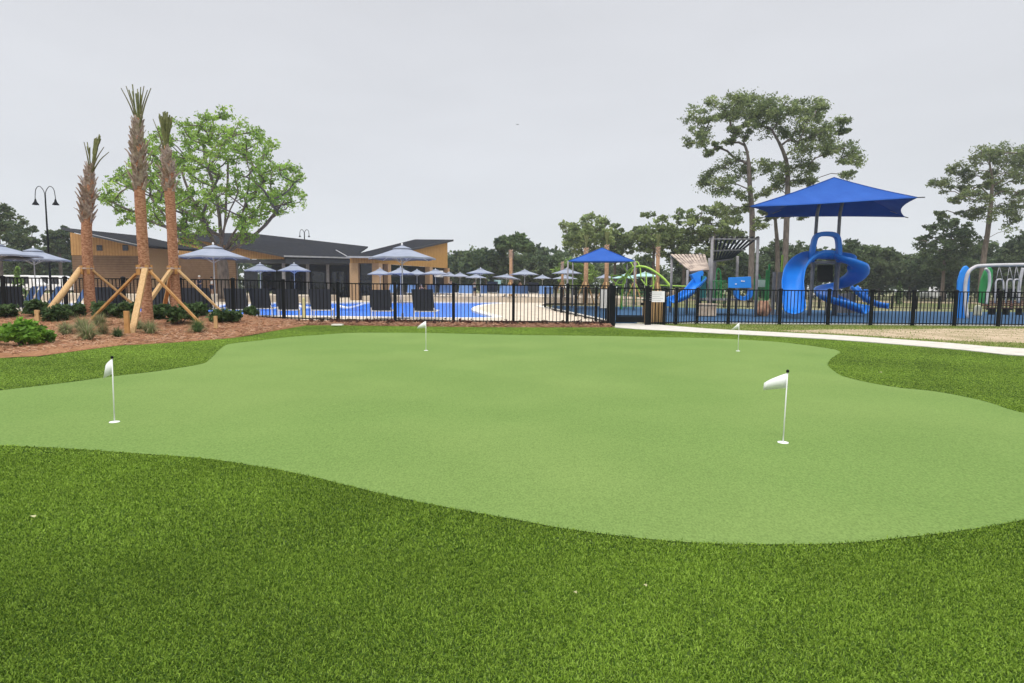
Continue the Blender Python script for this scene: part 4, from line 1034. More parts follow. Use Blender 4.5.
# ------------------------------------------------------------------ shrubs and grass clumps in the bed
def shrub(label, px_, py_, D, w, h, tints, seed, size=(.05, .11), per=90, group='shrubs in the mulch bed', nm='shrub'):
    r = random.Random(seed); p = P(px_, py_, D); b = Vector((p.x, D, mound(p.x, D)))
    t = thing(nm, label, 'shrub', b, group); c, rd_ = [], []
    n_ = 16
    for k in range(n_):
        a = r.uniform(0, 6.28); q = r.uniform(0, 1) ** .6
        c.append(b + Vector((w / 2 * .75 * q * math.cos(a), w / 2 * .75 * q * math.sin(a), h * (.25 + .55 * r.uniform(0, 1) * (1 - .5 * q * q)))))
        s_ = r.uniform(.16, .26) * min(w, h * 1.4); rd_.append((s_, s_, s_ * .8))
    mb = MB()
    for k in range(7): mb.tube([b + Vector((0, 0, -.05)), b.lerp(c[k], .5) + Vector((0, 0, .05)), c[k]], [.02, .014, .006], 5)
    build(mb, 'stems', M['bark'], t)
    V, Q, C = leaf_cloud(seed, c, rd_, per, size, tints, 1.7, .3, .25)
    np_mesh('foliage', V, Q, C, M['leaf'], t); return t
SH_D = [(.066, .115, .040), (.098, .155, .054), (.045, .082, .030)]
shrub('bright lime green leafy shrub at the left edge of the mulch bed', 20, 344, 15.2, 1.05, .72, [(.15, .30, .035), (.21, .38, .055), (.10, .21, .028)], 1, (.06, .13), 80)
shrub('small bright green shrub touching the right of the big bright shrub', 45, 342, 15.9, .62, .42, [(.12, .24, .03), (.15, .29, .045), (.08, .17, .025)], 2, (.04, .09), 80)
shrub('yellow-green low shrub cut by the left edge of the photo', -6, 344, 15.4, .8, .5, [(.18, .30, .04), (.22, .34, .06)], 3, (.05, .10), 80)
for i, (x, y, D, w, h, lb) in enumerate([(5, 318, 22.4, 1.1, .55, 'dark green shrub by the fence at the left edge'), (36, 318, 22.6, 1.0, .62, 'dark green shrub behind the short grey-tan stake'),
        (57, 322, 21.6, .95, .62, 'dark rounded shrub at the foot of the thick round prop'), (75, 316, 22.6, 1.0, .6, 'dark shrub left of the base of the shortest palm'),
        (108, 318, 22.8, 1.1, .62, 'dark shrub right of the base of the shortest palm'), (127, 316, 22.6, 1.0, .7, 'dark shrub behind the orange stake'),
        (162, 318, 22.2, 1.0, .62, 'dark shrub right of the tallest palm base'), (180, 322, 21.2, 1.15, .68, 'dark dense shrub in front of the bundled palm'), (197, 316, 23.2, 1.0, .66, 'dark shrub right of the bundled palm'),
        (222, 322, 22.4, 1.0, .55, 'dark shrub behind the short pale stake'), (233, 322, 22.8, .8, .42, 'low dark shrub nearest the bare mulch by the pool fence'), (251, 318, 26.0, .65, .5, 'small dark round shrub against the pool fence')]):
    shrub(lb, x, y, D, w * .98, h * 1.0, SH_D, 20 + i)
def tuft(label, px_, py_, D, w, h, tints, seed, n_=330):
    r = np.random.default_rng(seed); p = P(px_, py_, D); b = Vector((p.x, D, mound(p.x, D)))
    az = r.uniform(0, 6.28, n_); ln = r.uniform(.15, 1.5, n_); L = h * r.uniform(.6, 1.1, n_); q = r.uniform(0, .3, n_) * w
    d = np.c_[np.cos(az), np.sin(az), np.zeros(n_)]; s_ = np.c_[-np.sin(az), np.cos(az), np.zeros(n_)] * .007
    p0 = np.array(b) + d * q[:, None] * .4; p0[:, 2] -= .03
    p1 = p0 + d * (np.sin(ln * .6) * L * .5)[:, None]; p1[:, 2] += np.cos(ln * .6) * L * .55
    p2 = p1 + d * (np.sin(ln * 1.5) * L * .55)[:, None]; p2[:, 2] += np.cos(ln * 1.5) * L * .5
    V = np.stack([p0 - s_, p0 + s_, p1 + s_, p1 - s_, p2], 1).reshape(-1, 3); i5 = np.arange(n_)[:, None] * 5
    T = np.concatenate([i5 + [[0, 1, 2]], i5 + [[0, 2, 3]], i5 + [[3, 2, 4]]])
    c = np.asarray(tints)[r.integers(0, len(tints), n_)] * r.uniform(.75, 1.2, (n_, 1))
    o = np_mesh('grass_clump', V, T, np.repeat(c, 5, 0), M['leaf'], loc=b); tag(o, label, 'grass clump', 'ornamental grass clumps in the mulch')
GT = [(.24, .28, .12), (.30, .32, .17), (.17, .23, .09), (.36, .31, .19)]
tuft('feathery grey-green grass clump below the shortest palm', 88, 342, 17.0, .6, .62, GT, 1)
tuft('feathery straw-tinted grass clump behind the grey-green clump', 82, 330, 19.0, .8, .6, GT, 2)
tuft('fine green grass clump left of the orange stake', 118, 338, 17.8, .45, .35, [(.08, .13, .05), (.12, .17, .07)], 3)
tuft('straw-coloured grass clump in the mulch left of the tallest palm', 103, 334, 18.6, .7, .42, [(.30, .22, .12), (.22, .18, .09), (.16, .18, .08)], 4)
tuft('green grass clump at the foot of the tallest palm', 150, 335, 18.8, .8, .50, GT, 5)
tuft('spiky green grass clump under the right-hand prop of the tallest palm', 198, 333, 19.4, .5, .55, [(.10, .17, .06), (.14, .2, .08)], 6)
tuft('sparse grass clump behind the broad pale prop', 138, 330, 19.6, .6, .4, GT, 7)
tuft('pale straw grass clump between the bright shrub and the feathery clumps', 66, 336, 18.2, .7, .5, GT, 8)
tuft('pale wispy grass clump just right of the shortest palm base', 100, 326, 20.4, .7, .55, GT, 9)
tuft('wispy grass clump behind the orange stake', 131, 326, 20.8, .6, .5, GT, 10)
# low purple-brown groundcover along the pool fence (stuff)
r_ = random.Random(12); c, rdd = [], []
for k in range(170):
    x = r_.uniform(-9.3, 4.1); y = r_.uniform(25.2, 26.9); c.append(Vector((x, y, .06 + r_.uniform(0, .07)))); s_ = r_.uniform(.07, .16); rdd.append((s_, s_, s_ * .7))
V, Q, C = leaf_cloud(14, c, rdd, 26, (.03, .07), [(.10, .04, .035), (.16, .075, .055), (.06, .05, .03), (.07, .03, .03)], 2.0)
o = np_mesh('border_groundcover', V, Q, C, M['leaf']); o['kind'] = 'stuff'
mb = MB(); p = G(337.5, 325.2, .05); mb.box((p.x, p.y, .07), (.42, .3, .05)); o = build(mb, 'valve_cover', M['coping'], loc=p); tag(o, 'small pale concrete pad in the mulch at a pool fence post', 'pad')

# ------------------------------------------------------------------ umbrellas
def make_umbrella():
    t = thing('pool_umbrella', 'x', 'umbrella', (0, 0, 0), 'pale grey-blue pool umbrellas'); n_ = 8; mb = MB()
    def ring(r0, z0, sag, ph=0):
        out = []
        for k in range(n_ * 2):
            a = math.pi * k / n_ + math.pi / 8; rr = r0 if k % 2 == 0 else r0 * .935
            out.append(Vector((rr * math.cos(a), rr * math.sin(a), z0 + (sag if k % 2 else 0))))
        return out
    L = [ring(.10, 3.56, 0), ring(.55, 3.38, -.005), ring(1.1, 3.185, .01), ring(1.66, 3.0, .03), ring(1.665, 2.92, .03), ring(1.645, 2.92, .03), ring(1.64, 2.97, .03), ring(1.1, 3.15, .01), ring(.1, 3.52, 0)]
    vs_ = [v for q in L for v in q]; k2 = n_ * 2; fs = []
    for i in range(len(L) - 1):
        for k in range(k2): fs.append((i * k2 + k, i * k2 + (k + 1) % k2, (i + 1) * k2 + (k + 1) % k2, (i + 1) * k2 + k))
    mb.add(vs_, fs); cn = build(mb, 'canopy', M['canvas'], t)
    mb = MB(); mb.lathe([(0, 3.64), (.45, 3.49), (.46, 3.45), (.44, 3.455), (0, 3.60)], (0, 0, 0), 8, math.pi / 8); build(mb, 'vent_cap', M['canvas'], cn)
    mb = MB(); mb.tube([(0, 0, .05), (0, 0, 3.56)], .028, 10); build(mb, 'pole', M['white'], t, True)
    mb = MB(); mb.lathe([(0, 3.60), (.04, 3.62), (.05, 3.68), (.03, 3.74), (0, 3.76)], (0, 0, 0), 10); build(mb, 'finial', M['white'], t, True)
    mb = MB()
    for k in range(8):
        a = math.pi * k / 4 + math.pi / 8; d = Vector((math.cos(a), math.sin(a), 0))
        mb.beam(d * .06 + Vector((0, 0, 3.48)), d * 1.6 + Vector((0, 0, 2.94)), .022); mb.beam(d * .05 + Vector((0, 0, 2.75)), d * .85 + Vector((0, 0, 3.20)), .016)
    build(mb, 'ribs', M['white'], t)
    mb = MB(); mb.lathe([(0, 0), (.34, 0), (.34, .07), (.06, .10), (.05, .3), (.03, .3)], (0, 0, 0), 14); build(mb, 'base', M['steel'], t)
    return t
um = make_umbrella(); first = [True]
def umb(label, px_, apex_y, wpx, D, group='pale grey-blue pool umbrellas', canopy=None, tilt=0, edge=None):
    o = um if first[0] else copy_tree(um); first[0] = False
    p = P(px_, apex_y, D); s_ = wpx * D / F / 3.3; zt = p.z
    o.location = (p.x, D, 0); zg = 0
    if D > 63: o.location.z = .55; zg = .55
    zsc = (zt - zg) / 3.72
    if edge: pass
    o.scale = (s_, s_, zsc); o.rotation_euler = (0, tilt, R((px_ * 7) % 45)); o['label'] = label; o['group'] = group
    if canopy:
        for ch in o.children:
            if ch.name.startswith('canopy'):
                for c_ in [ch] + list(ch.children):
                    c_.data = c_.data.copy(); c_.data.materials[0] = canopy
    return o
umb('large pool umbrella cut off by the left edge of the photo', -10, 240, 82, 28)
umb('large pool umbrella beside the lamp post in front of the white vans', 33, 246.5, 60, 31)
umb('large pool umbrella right of the bundled palm, in front of the green tree trunk', 213, 243, 66, 30.5)
umb('large pool umbrella in front of the clubhouse end wing', 402, 243.5, 66, 30)
umb('small umbrella, the left one of the pair before the dark porch', 260, 262.5, 31, 52)
umb('small umbrella, the right one of the pair before the dark porch', 294, 262.5, 31, 52)
umb('small umbrella left of the big umbrella by the clubhouse end wing', 380, 267.5, 25, 62)
umb('small umbrella partly behind the pole of the big umbrella by the clubhouse', 400.5, 266.5, 28, 60)
umb('small umbrella second right of the big umbrella pole, before the dark windows', 417, 269, 23, 66)
umb('small umbrella in front of the white notice board on the clubhouse', 435.5, 268.5, 27, 65)
umb('tiny far umbrella just right of the clubhouse corner', 449, 271.5, 19, 78)
umb('tiny far umbrella second right of the clubhouse corner', 460, 272, 20, 78)
umb('far umbrella standing highest left of the bare palm trunk', 480.6, 267.5, 28, 65)
umb('far umbrella tucked under the highest one, left of the bare palm trunk', 476, 273.5, 22, 76)
umb('far umbrella tilted to the left at the bare palm trunk', 505, 273.5, 28, 68, tilt=.10)
umb('far umbrella highest of those right of the bare palm trunk', 524.8, 269, 29, 65)
umb('tiny far umbrella between the two broad ones right of the bare palm trunk', 542.5, 274.3, 18, 82)
umb('far umbrella left of the small blue canopy post, upper of two', 567, 267.5, 30, 64)
umb('far umbrella left of the small blue canopy post, lower of two', 565, 274.5, 26, 76)
umb('far umbrella under the small blue canopy', 605, 273.5, 18, 80)
umb('pale teal umbrella seen behind the left of the lime climbing arch', 625, 273.5, 26, 70, 'pale teal umbrellas behind the lime climber', M['paleteal'])
umb('pale teal umbrella seen through the middle of the lime climbing arch', 645, 271.5, 34, 72, 'pale teal umbrellas behind the lime climber', M['paleteal'])

# ------------------------------------------------------------------ loungers
def make_lounger(sling, nm):
    t = thing('sun_lounger', 'x', 'sun lounger', (0, 0, 0)); w = .95
    # foot towards +Y, back rest leaning towards -Y
    mb = MB()
    for s_ in (-1, 1):
        x = s_ * w / 2
        mb.tube([(x, 1.25, .42), (x, 0, .40), (x, -.12, .42), (x, -.20, .58)], .024, 8)
    for y, z in ((1.25, .42), (0, .40)): mb.tube([(-w / 2, y, z), (w / 2, y, z)], .022, 8)
    build(mb, 'frame', M['white'], t)
    mb = MB(); mb.slab([(-w / 2 + .03, 1.22, .425), (w / 2 - .03, 1.22, .425), (w / 2 - .03, .02, .405), (-w / 2 + .03, .02, .405)], .02); build(mb, 'seat', sling, t)
    mb = MB(); N_ = 6; vs_, fs = [], []
    for k in range(N_ + 1):
        s_ = k / N_; y = -.13 - .48 * s_; z = .44 + 1.0 * s_; sag = .03 * math.sin(math.pi * s_)
        for x in (-w / 2 - .02, 0, w / 2 + .02): vs_.append((x, y - (sag if x == 0 else 0), z))
        for x in (-w / 2 - .02, 0, w / 2 + .02): vs_.append((x, y - (sag if x == 0 else 0) + .05, z))
    for k in range(N_):
        i = 6 * k
        fs += [(i, i + 1, i + 7, i + 6), (i + 1, i + 2, i + 8, i + 7), (i + 4, i + 3, i + 9, i + 10), (i + 5, i + 4, i + 10, i + 11), (i, i + 6, i + 9, i + 3), (i + 2, i + 5, i + 11, i + 8)]
    fs += [(0, 3, 4, 1), (1, 4, 5, 2), (6 * N_, 6 * N_ + 1, 6 * N_ + 4, 6 * N_ + 3), (6 * N_ + 1, 6 * N_ + 2, 6 * N_ + 5, 6 * N_ + 4)]
    mb.add(vs_, fs); build(mb, 'backrest', sling, t)
    for sx in (-1, 1):
        for y in (1.1, -.05):
            mb = MB(); mb.tube([(sx * w / 2, y, .41), (sx * w / 2, y + .02, 0)], [.024, .02], 8); build(mb, 'leg', M['white'], t)
    return t
lnavy = make_lounger(M['navy'], 'n'); lblue = make_lounger(M['bluesling'], 'b'); used = {}
def lounge(proto, label, px_, D, rz, group, z=.02, sc=1.0):
    o = copy_tree(proto) if used.get(proto.name) else proto; used[proto.name] = True
    o.location = (P(px_, 290, D).x, D, z); o.rotation_euler = (0, 0, rz); o.scale = (sc,) * 3; o['label'] = label; o['group'] = group; return o
GN = 'navy loungers along the near pool edge'
lounge(lnavy, 'navy lounger hidden partly by the bundled palm prop', 194, 29.5, .15, GN)
lounge(lnavy, 'navy lounger just right of the bundled palm prop', 206, 30.3, -.1, GN)
lounge(lnavy, 'navy lounger under the green tree, left of a fence post', 237, 29.5, .25, GN)
lounge(lnavy, 'navy lounger below the left end of the dark porch', 288, 29.3, .3, GN)
lounge(lnavy, 'navy lounger below the dark porch, before the yellow post', 321, 29.6, .2, GN)
lounge(lnavy, 'navy lounger below the left side of the clubhouse umbrella', 381.5, 29.2, .08, GN)
lounge(lnavy, 'navy lounger below the right side of the clubhouse umbrella', 424.5, 28.9, -.05, GN, sc=1.03)
lounge(lnavy, 'navy lounger on the left deck beside the left-edge fence post', 14, 29.5, .3, GN)
for px_, D_2, rz_, lb_ in ((104, 30, .2, 'navy lounger just right of the shortest palm trunk'), (119, 31, -.1, 'navy lounger between the shortest and the tallest palm'), (160, 30.5, .1, 'navy lounger between the tallest and the bundled palm'), (262, 31, .1, 'navy lounger right of the small dark round shrub')):
    lounge(lnavy, lb_, px_, D_2, rz_, GN)
lounge(lnavy, 'far navy lounger left of the bare palm trunk', 492.5, 66, .05, 'navy loungers on the far deck', .56, 1.15)
lounge(lnavy, 'far navy lounger right of the bare palm trunk', 533.5, 65.5, -.05, 'navy loungers on the far deck', .56, 1.1)
lounge(lnavy, 'far navy lounger beside the clubhouse corner', 453, 67, 0, 'navy loungers on the far deck', .56, 1.0)
GB = 'blue loungers on the left deck'
for px_, D, rz, lb in ((-6, 31, 2.0, 'blue lounger cut by the left edge of the photo'), (22, 31.5, 2.0, 'blue lounger left of the pole of the lamp-side umbrella'), (31, 33, 2.0, 'blue lounger at the pole of the lamp-side umbrella'), (46, 32, 2.0, 'blue lounger under the lamp post'), (54, 34, 2.0, 'blue lounger right of the lamp post'), (74, 33, 2.0, 'blue lounger behind the thick round palm prop')):
    lounge(lblue, lb, px_, D, rz, GB)
GF = 'blue loungers in a row on the far pool deck'
near_what = ['left end of the row', 'beside the seated guest', 'below the notice board', 'before the clubhouse corner', 'below the first tiny umbrella', 'below the second tiny umbrella', 'left of the dark-clothed guest',
             'below the highest umbrella', 'left of the bare palm trunk', 'right of the bare palm trunk', 'left of the far navy lounger', 'below the broad umbrella', 'right of the far navy lounger', 'right end of the row']
for k, px_ in enumerate((392, 411, 431, 443, 449, 462, 469, 484, 503, 510, 518, 525, 543, 549)):
    lounge(lblue, 'far blue lounger across the pool, ' + near_what[k], px_, 64.8 + (k % 3) * .5, math.pi + .1 * ((k * 7) % 5 - 2), GF, .56, .84)

# yellow post, white post by the pool
mb = MB(); p = G(304, 318.5, .02); mb.tube([p, p + Vector((0, 0, .95))], .06, 10); mb.lathe([(.06, .95), (.05, 1.0), (0, 1.02)], p, 10); o = build(mb, 'pool_post', M['yellow'], loc=p); tag(o, 'short pale yellow post at the pool edge between two navy loungers', 'post')
# white shelf loungers in the shallow water
for k, (px_, lb) in enumerate(((262, 'white moulded shelf lounger in the water, left of the two before the porch'), (312, 'white moulded shelf lounger in the water behind the yellow post'), (352, 'white moulded shelf lounger in the water left of the clubhouse umbrella'), (218, 'white moulded shelf lounger in the water under the green tree'))):
    p = G(px_, 309.5, -.05); mb = MB()
    mb.sweep(spline([p + Vector((-1.0, 0, .25)), p + Vector((-.4, 0, .12)), p + Vector((.2, 0, .20)), p + Vector((1.0, 0, .45))], 5), [(-.35, -.06), (.35, -.06), (.35, .06), (-.35, .06)])
    o = build(mb, 'shelf_lounger', M['white'], loc=p, smooth=False, bevel=.02); tag(o, lb, 'lounger', 'white shelf loungers in the pool')

# ------------------------------------------------------------------ street lamps
def lamp(label, D, base_px, top, armw, sc=1.0):
    b = Vector((P(base_px, 284, D).x, D, 0)); z = P(base_px, top, D).z
    t = thing('street_lamp', label, 'street lamp', b, 'double-headed street lamps')
    mb = MB(); mb.lathe([(.16 * sc, 0), (.16 * sc, .5), (.09 * sc, .7), (.075 * sc, z * .5), (.05 * sc, z - .25)], b, 10); build(mb, 'post', M['black'], t, True)
    for s_ in (-1, 1):
        mb = MB(); a = armw
        mb.tube(spline([b + Vector((0, 0, z - .4)), b + Vector((s_ * a * .12, 0, z + .0)), b + Vector((s_ * a * .5, 0, z + .3)), b + Vector((s_ * a * .88, 0, z + .12)), b + Vector((s_ * a, 0, z - .35)), b + Vector((s_ * a, 0, z - .62))], 5), .028 * sc, 7); ao = build(mb, 'arm', M['black'], t, True)
        mb = MB(); mb.lathe([(.03, .1), (.06, 0), (.08, -.10), (.19, -.26), (.20, -.30), (.17, -.29), (.0, -.2)], b + Vector((s_ * a, 0, z - .6)), 14); build(mb, 'lamp_shade', M['black'], ao, True)
    return t
lamp('tall black double-headed street lamp with bell shades at left', 40, 50.5, 191, .66, .8)
lamp('tiny far double-headed street lamp above the clubhouse roof ridge', 100, 305.5, 231.5, .75, 1.6)

# ------------------------------------------------------------------ bare palm trunks across the pool, each with its own props
def bare_palm(label, px_, top, D, r0, crown=0, seed=0):
    b = Vector((P(px_, 286, D).x, D, 0)); z = P(px_, top, D).z
    t = thing('palm_tree', label, 'palm', b, 'bare young palm trunks beyond the pool'); mb = MB()
    r0 *= .82; mb.tube([b, b + Vector((.03, 0, z * .5)), b + Vector((0, 0, z))], [r0 * 1.15, r0, r0 * .95], 10); build(mb, 'trunk', M['palmfar'], t, True)
    mb = MB(); r = random.Random(seed)
    for k in range(30):
        a = k * 2.4; d = Vector((math.cos(a), math.sin(a), 0)); zz_ = z - 1.1 + 1.0 * k / 30
        mb.beam(b + d * r0 * .8 + Vector((0, 0, zz_)), b + d * (r0 * 1.35) + Vector((0, 0, zz_ + .22)), .10, .03)
    build(mb, 'leaf_bases', M['boot'], t)
    for k in range(3):
        a = k * 2.1 + .5; d = Vector((math.cos(a), math.sin(a), 0)); mb = MB(); mb.beam(b + d * r0 + Vector((0, 0, 2.2)), b + d * 1.1, .12, .08); build(mb, 'prop', M['timber'], t)
    if crown:
        for k in range(8):
            a = k * .8; d = Vector((math.cos(a), math.sin(a), 0)) * .25; mb = MB()
            for a0, a1 in ((0, .5), (.5, 1)): mb.beam(b + Vector((0, 0, z - .2)) + d * a0 + Vector((0, 0, 1.5 * a0)), b + Vector((0, 0, z - .2)) + d * a1 + Vector((0, 0, 1.5 * a1)), .07, .02)
            build(mb, 'frond', M['frond'], t)
    return t
bare_palm('bare orange palm trunk standing alone among the far umbrellas', 510.5, 250, 72, .24)
bare_palm('bare palm trunk behind the left half of the small blue canopy', 585.5, 248, 60, .27, 1, 1)
bare_palm('bare palm trunk behind the right half of the small blue canopy', 606, 245, 60, .25, 1, 2)
bare_palm('slim bare palm trunk within the lime climbing arch', 634.5, 262, 64, .18, 0, 3)
bare_palm('reddish bare palm trunk right of the lime climbing arch', 657, 247, 62, .24, 1, 4)
bare_palm('short bare palm trunk left of the small blue canopy post', 562, 262, 66, .17, 0, 5)

# ------------------------------------------------------------------ tents (sails)
def tent(mb, cs, apex, inward=.1, sag=.12, N_=10, th=.02):
    cs = [Vector(c_) for c_ in cs]; apex = Vector(apex); cm = sum(cs, Vector()) / 4
    for i in range(4):
        a, b = cs[i], cs[(i + 1) % 4]; vs_, fs = [], []; idx = {}
        for u in range(N_ + 1):
            s_ = u / N_                      # 0 apex, 1 eave
            for v in range(N_ + 1):
                w_ = v / N_; e_ = a.lerp(b, w_); bow = 4 * w_ * (1 - w_)
                e2 = e_.lerp(Vector((cm.x, cm.y, e_.z + .35 * inward)), inward * bow)
                p = apex.lerp(e2, s_); p.z -= sag * math.sin(math.pi * s_) * (.4 + .6 * bow)
                idx[u, v] = len(vs_); vs_.append(p)
        n_ = len(vs_); vs2 = vs_ + [p - Vector((0, 0, th)) for p in vs_]
        for u in range(N_):
            for v in range(N_):
                f = (idx[u, v], idx[u + 1, v], idx[u + 1, v + 1], idx[u, v + 1]); fs.append(f); fs.append(tuple(k + n_ for k in reversed(f)))
        for v in range(N_): fs.append((idx[N_, v], idx[N_, v] + n_, idx[N_, v + 1] + n_, idx[N_, v + 1]))
        mb.add(vs2, fs)
M['sailseam'] = mat('blue_sail_seam', (.010, .052, .25), (.014, .062, .28), 1.0, .85, spec=.2)
def seams(fb, cs, ap, sag):
    for c_ in cs:
        pth = []
        for k in range(9):
            s_ = k / 8; p = Vector(ap).lerp(c_, s_); p.z -= sag * math.sin(math.pi * s_) * .4 - .012; pth.append(p)
        mb = MB(); mb.tube(pth, .022, 6); build(mb, 'seam', M['sailseam'], fb, True)
cn = thing('shade_canopy', 'large royal blue peaked shade canopy over the tall slide tower', 'canopy', (P(826, 300, 38).x, 38, 0), 'royal blue shade canopies')
NL, NR_, FR_, FL_ = P(750, 206.5, 34.2), P(917.5, 197.5, 34.2), P(905, 217, 40.5), P(765, 217, 40.5)
apx = P(834, 177.5, 37.0)
mb = MB(); tent(mb, [NL, NR_, FR_, FL_], apx, .12, .16, 12); fb = build(mb, 'fabric', M['sail'], cn, True); seams(fb, [NL, NR_, FR_, FL_], apx, .16)
mb = MB()
for c_ in (NL, NR_, FR_, FL_): mb.tube([c_, c_ + (c_ - Vector((apx.x, apx.y, c_.z))).normalized() * .35 + Vector((0, 0, -.02))], .03, 6)
build(mb, 'corner_cable', M['black'], cn)
for (x0, y0, x1, y1) in ((809.8, 312, 817.6, 209), (834.3, 300, 840.2, 209)):
    p, q = P(x0, y0, 38.2), P(x1, y1, 38.2); mb = MB(); mb.tube([Vector((p.x, 38.2, 0)), Vector((p.lerp(q, .9).x, 38.2, q.z * .95)), Vector((q.x, 37.9, 7.3))], .10, 12); build(mb, 'mast', M['steel'], cn, True)
mb = MB()
for c_ in (NL, NR_, FR_, FL_): mb.tube([Vector((P(829, 200, 38).x, 38, 7.9)), c_.lerp(Vector((apx.x, apx.y, c_.z)), .12) + Vector((0, 0, .18))], .035, 8)
build(mb, 'arm', M['steel'], cn)

c2 = thing('shade_canopy', 'small royal blue peaked canopy on corner posts beyond the gate', 'canopy', (P(601, 300, 46).x, 46, 0), 'royal blue shade canopies')
NL, NR_ = P(568, 261.2, 44), P(635, 261.2, 44); FR_, FL_ = P(627, 262.5, 49), P(573, 262.5, 49)
mb = MB(); tent(mb, [NL, NR_, FR_, FL_], P(602, 247.8, 46.3), .04, .05, 8); fb = build(mb, 'fabric', M['sail'], c2, True); seams(fb, [NL, NR_, FR_, FL_], P(602, 247.8, 46.3), .05)
for c_ in (NL, NR_, FR_, FL_):
    mb = MB(); mb.tube([Vector((c_.x, c_.y, 0)), c_ + Vector((0, 0, .02))], .055, 10); build(mb, 'post', M['steel'], c2, True)

# ------------------------------------------------------------------ slide tower
def trough(path, w=.5, h=.42, th=.05, n_=8):
    prof = [(w * math.sin(a), h - h * math.cos(a) * 1.0 - .0) for a in [(-1.75 + 3.5 * k / n_) for k in range(n_ + 1)]]
    inn = [((w - th) * math.sin(a), h - (h - th) * math.cos(a)) for a in [(1.75 - 3.5 * k / n_) for k in range(n_ + 1)]]
    mb = MB(); mb.sweep(path, prof + inn); return mb
st = thing('slide_tower', 'tall blue slide tower with two curving chutes under the large canopy', 'slide', (P(825, 310, 38).x, 38, 0))
hz = 3.45
pl = MB(); pl.box((P(824.5, 284, 38.4).x, 38.6, hz - .08), (1.75, 1.7, .14)); build(pl, 'platform', M['steel'], st)
for px_ in (811, 838):
    for D in (37.8, 39.4):
        x = P(px_, 284, D).x; mb = MB(); mb.tube([(x, D, 0), (x, D, 4.2)], .065, 10); build(mb, 'post', M['steel'], st, True)
mb = MB(); xh = P(825.3, 250, 37.75).x
mb.sweep(spline([Vector((xh - .86, 37.7, 3.35)), Vector((xh - .80, 37.7, 4.3)), Vector((xh - .62, 37.7, 4.95)), Vector((xh, 37.7, 5.1)), Vector((xh + .62, 37.7, 4.95)), Vector((xh + .80, 37.7, 4.3)), Vector((xh + .86, 37.7, 3.35))], 5), [(-.17, -.14), (.17, -.14), (.17, .14), (-.17, .14)])
build(mb, 'hood', M['plblue'], st, False, bevel=.04)
mb = MB(); mb.slab([P(817.5, 265, 38.5), P(833, 265, 38.5), P(833, 282, 38.5), P(817.5, 282, 38.5)], .06, (0, 1, 0)); build(mb, 'panel', M['dark'], st)
lp = spline([P(826, 259.5, 37.9), P(815, 259.5, 37.7), P(804.5, 264.5, 37.0), P(796.5, 274, 36.2), P(793, 287, 35.4), P(792.5, 300, 34.8), P(793.2, 311, 34.2), P(793.8, 314.5, 33.6)], 6)
build(trough(lp, .60, .46), 'chute', M['plblue'], st, True)
rp = spline([P(825, 259.5, 38.0), P(837, 260, 37.7), P(848, 265, 37.0), P(856, 272.5, 37.0), P(857.5, 280, 38.0), P(848, 286.5, 39.4), P(833, 291, 40.0), P(824, 296, 39.6), P(828, 302, 38.6), P(842, 307, 37.8), P(856, 312, 37.4), P(865, 314.3, 37.0)], 6)
build(trough(rp, .62, .44), 'chute', M['plblue'], st, True)
for x0, y0 in ((827, 300), (850, 290)):
    p = P(x0, y0, 39.3); mb = MB(); mb.tube([(p.x, 39.3, 0), (p.x, 39.3, p.z)], .05, 8); build(mb, 'support', M['steel'], st, True)
sl2 = thing('small_slide', 'small low blue slide running right from behind the slide tower', 'slide', (P(868, 306, 42).x, 42, 0))
rp = spline([P(851, 289, 43), P(858, 296, 42.6), P(867, 303, 42.2), P(877, 307, 41.8), P(888, 309, 41.4)], 6)
build(trough(rp, .42, .32), 'chute', M['plblue'], sl2, True)
mb = MB(); p = P(851, 290, 43.3); mb.box((p.x - .4, 43.3, .68), (1.0, 1.0, 1.4)); build(mb, 'deck', M['steel'], sl2)
mb = MB(); p = P(865.5, 296, 43.2); mb.box((p.x, 43.2, 1.25), (.32, .1, .9)); build(mb, 'panel', M['plblue'], sl2, bevel=.03)
for px_ in (849, 857):
    x = P(px_, 284, 43.2).x; mb = MB(); mb.tube([(x, 43.0, 0), (x, 43.0, 1.9)], .05, 8); build(mb, 'post', M['steel'], sl2)

# ------------------------------------------------------------------ slatted play structure
ps = thing('play_structure', 'play structure with two slatted sloping shades, green rails and blue panels', 'play structure', (P(715, 310, 38).x, 38, 0))
def slats(nm, A, B, C_, D_, n_, w, m1, gap=1):
    """slats from the A-B edge to the D-C edge, with purlins"""
    A, B, C_, D_ = map(Vector, (A, B, C_, D_)); mb = MB()
    for k in range(n_):
        s_ = (k + .5) / n_; mb.beam(A.lerp(B, s_), D_.lerp(C_, s_), w, .06)
    o_ = build(mb, nm, m1, ps)
    for s_ in (.04, .5, .96):
        mb = MB(); mb.beam(A.lerp(D_, s_) - Vector((0, 0, .08)), B.lerp(C_, s_) - Vector((0, 0, .08)), .08, .1); build(mb, 'purlin', M['steel'], o_)
slats('slat_roof', P(709, 236.2, 35.5), P(760.5, 236.8, 35.5), P(732, 258.5, 39.5), P(711.5, 261.5, 39.5), 10, .12, M['slatdark'])
slats('slat_roof', P(670, 254.5, 41), P(705.5, 254.5, 41), P(709, 270, 38), P(690.5, 271.5, 38), 10, .16, M['slattan'])
for px_, top, D in ((711.5, 236.5, 35.6), (709, 258, 39.5), (714.5, 262, 39.6), (737, 256, 39), (757, 237, 35.6), (671.5, 255, 41), (687.5, 270, 38.1), (699.5, 253, 41)):
    x = P(px_, 284, D).x; z = P(px_, top, D).z; xt = P(px_ , top, D).x; mb = MB(); mb.tube([(x, D, 0), (xt * .5 + x * .5, D, z)], .085, 10); build(mb, 'post', M['steel'], ps, True)
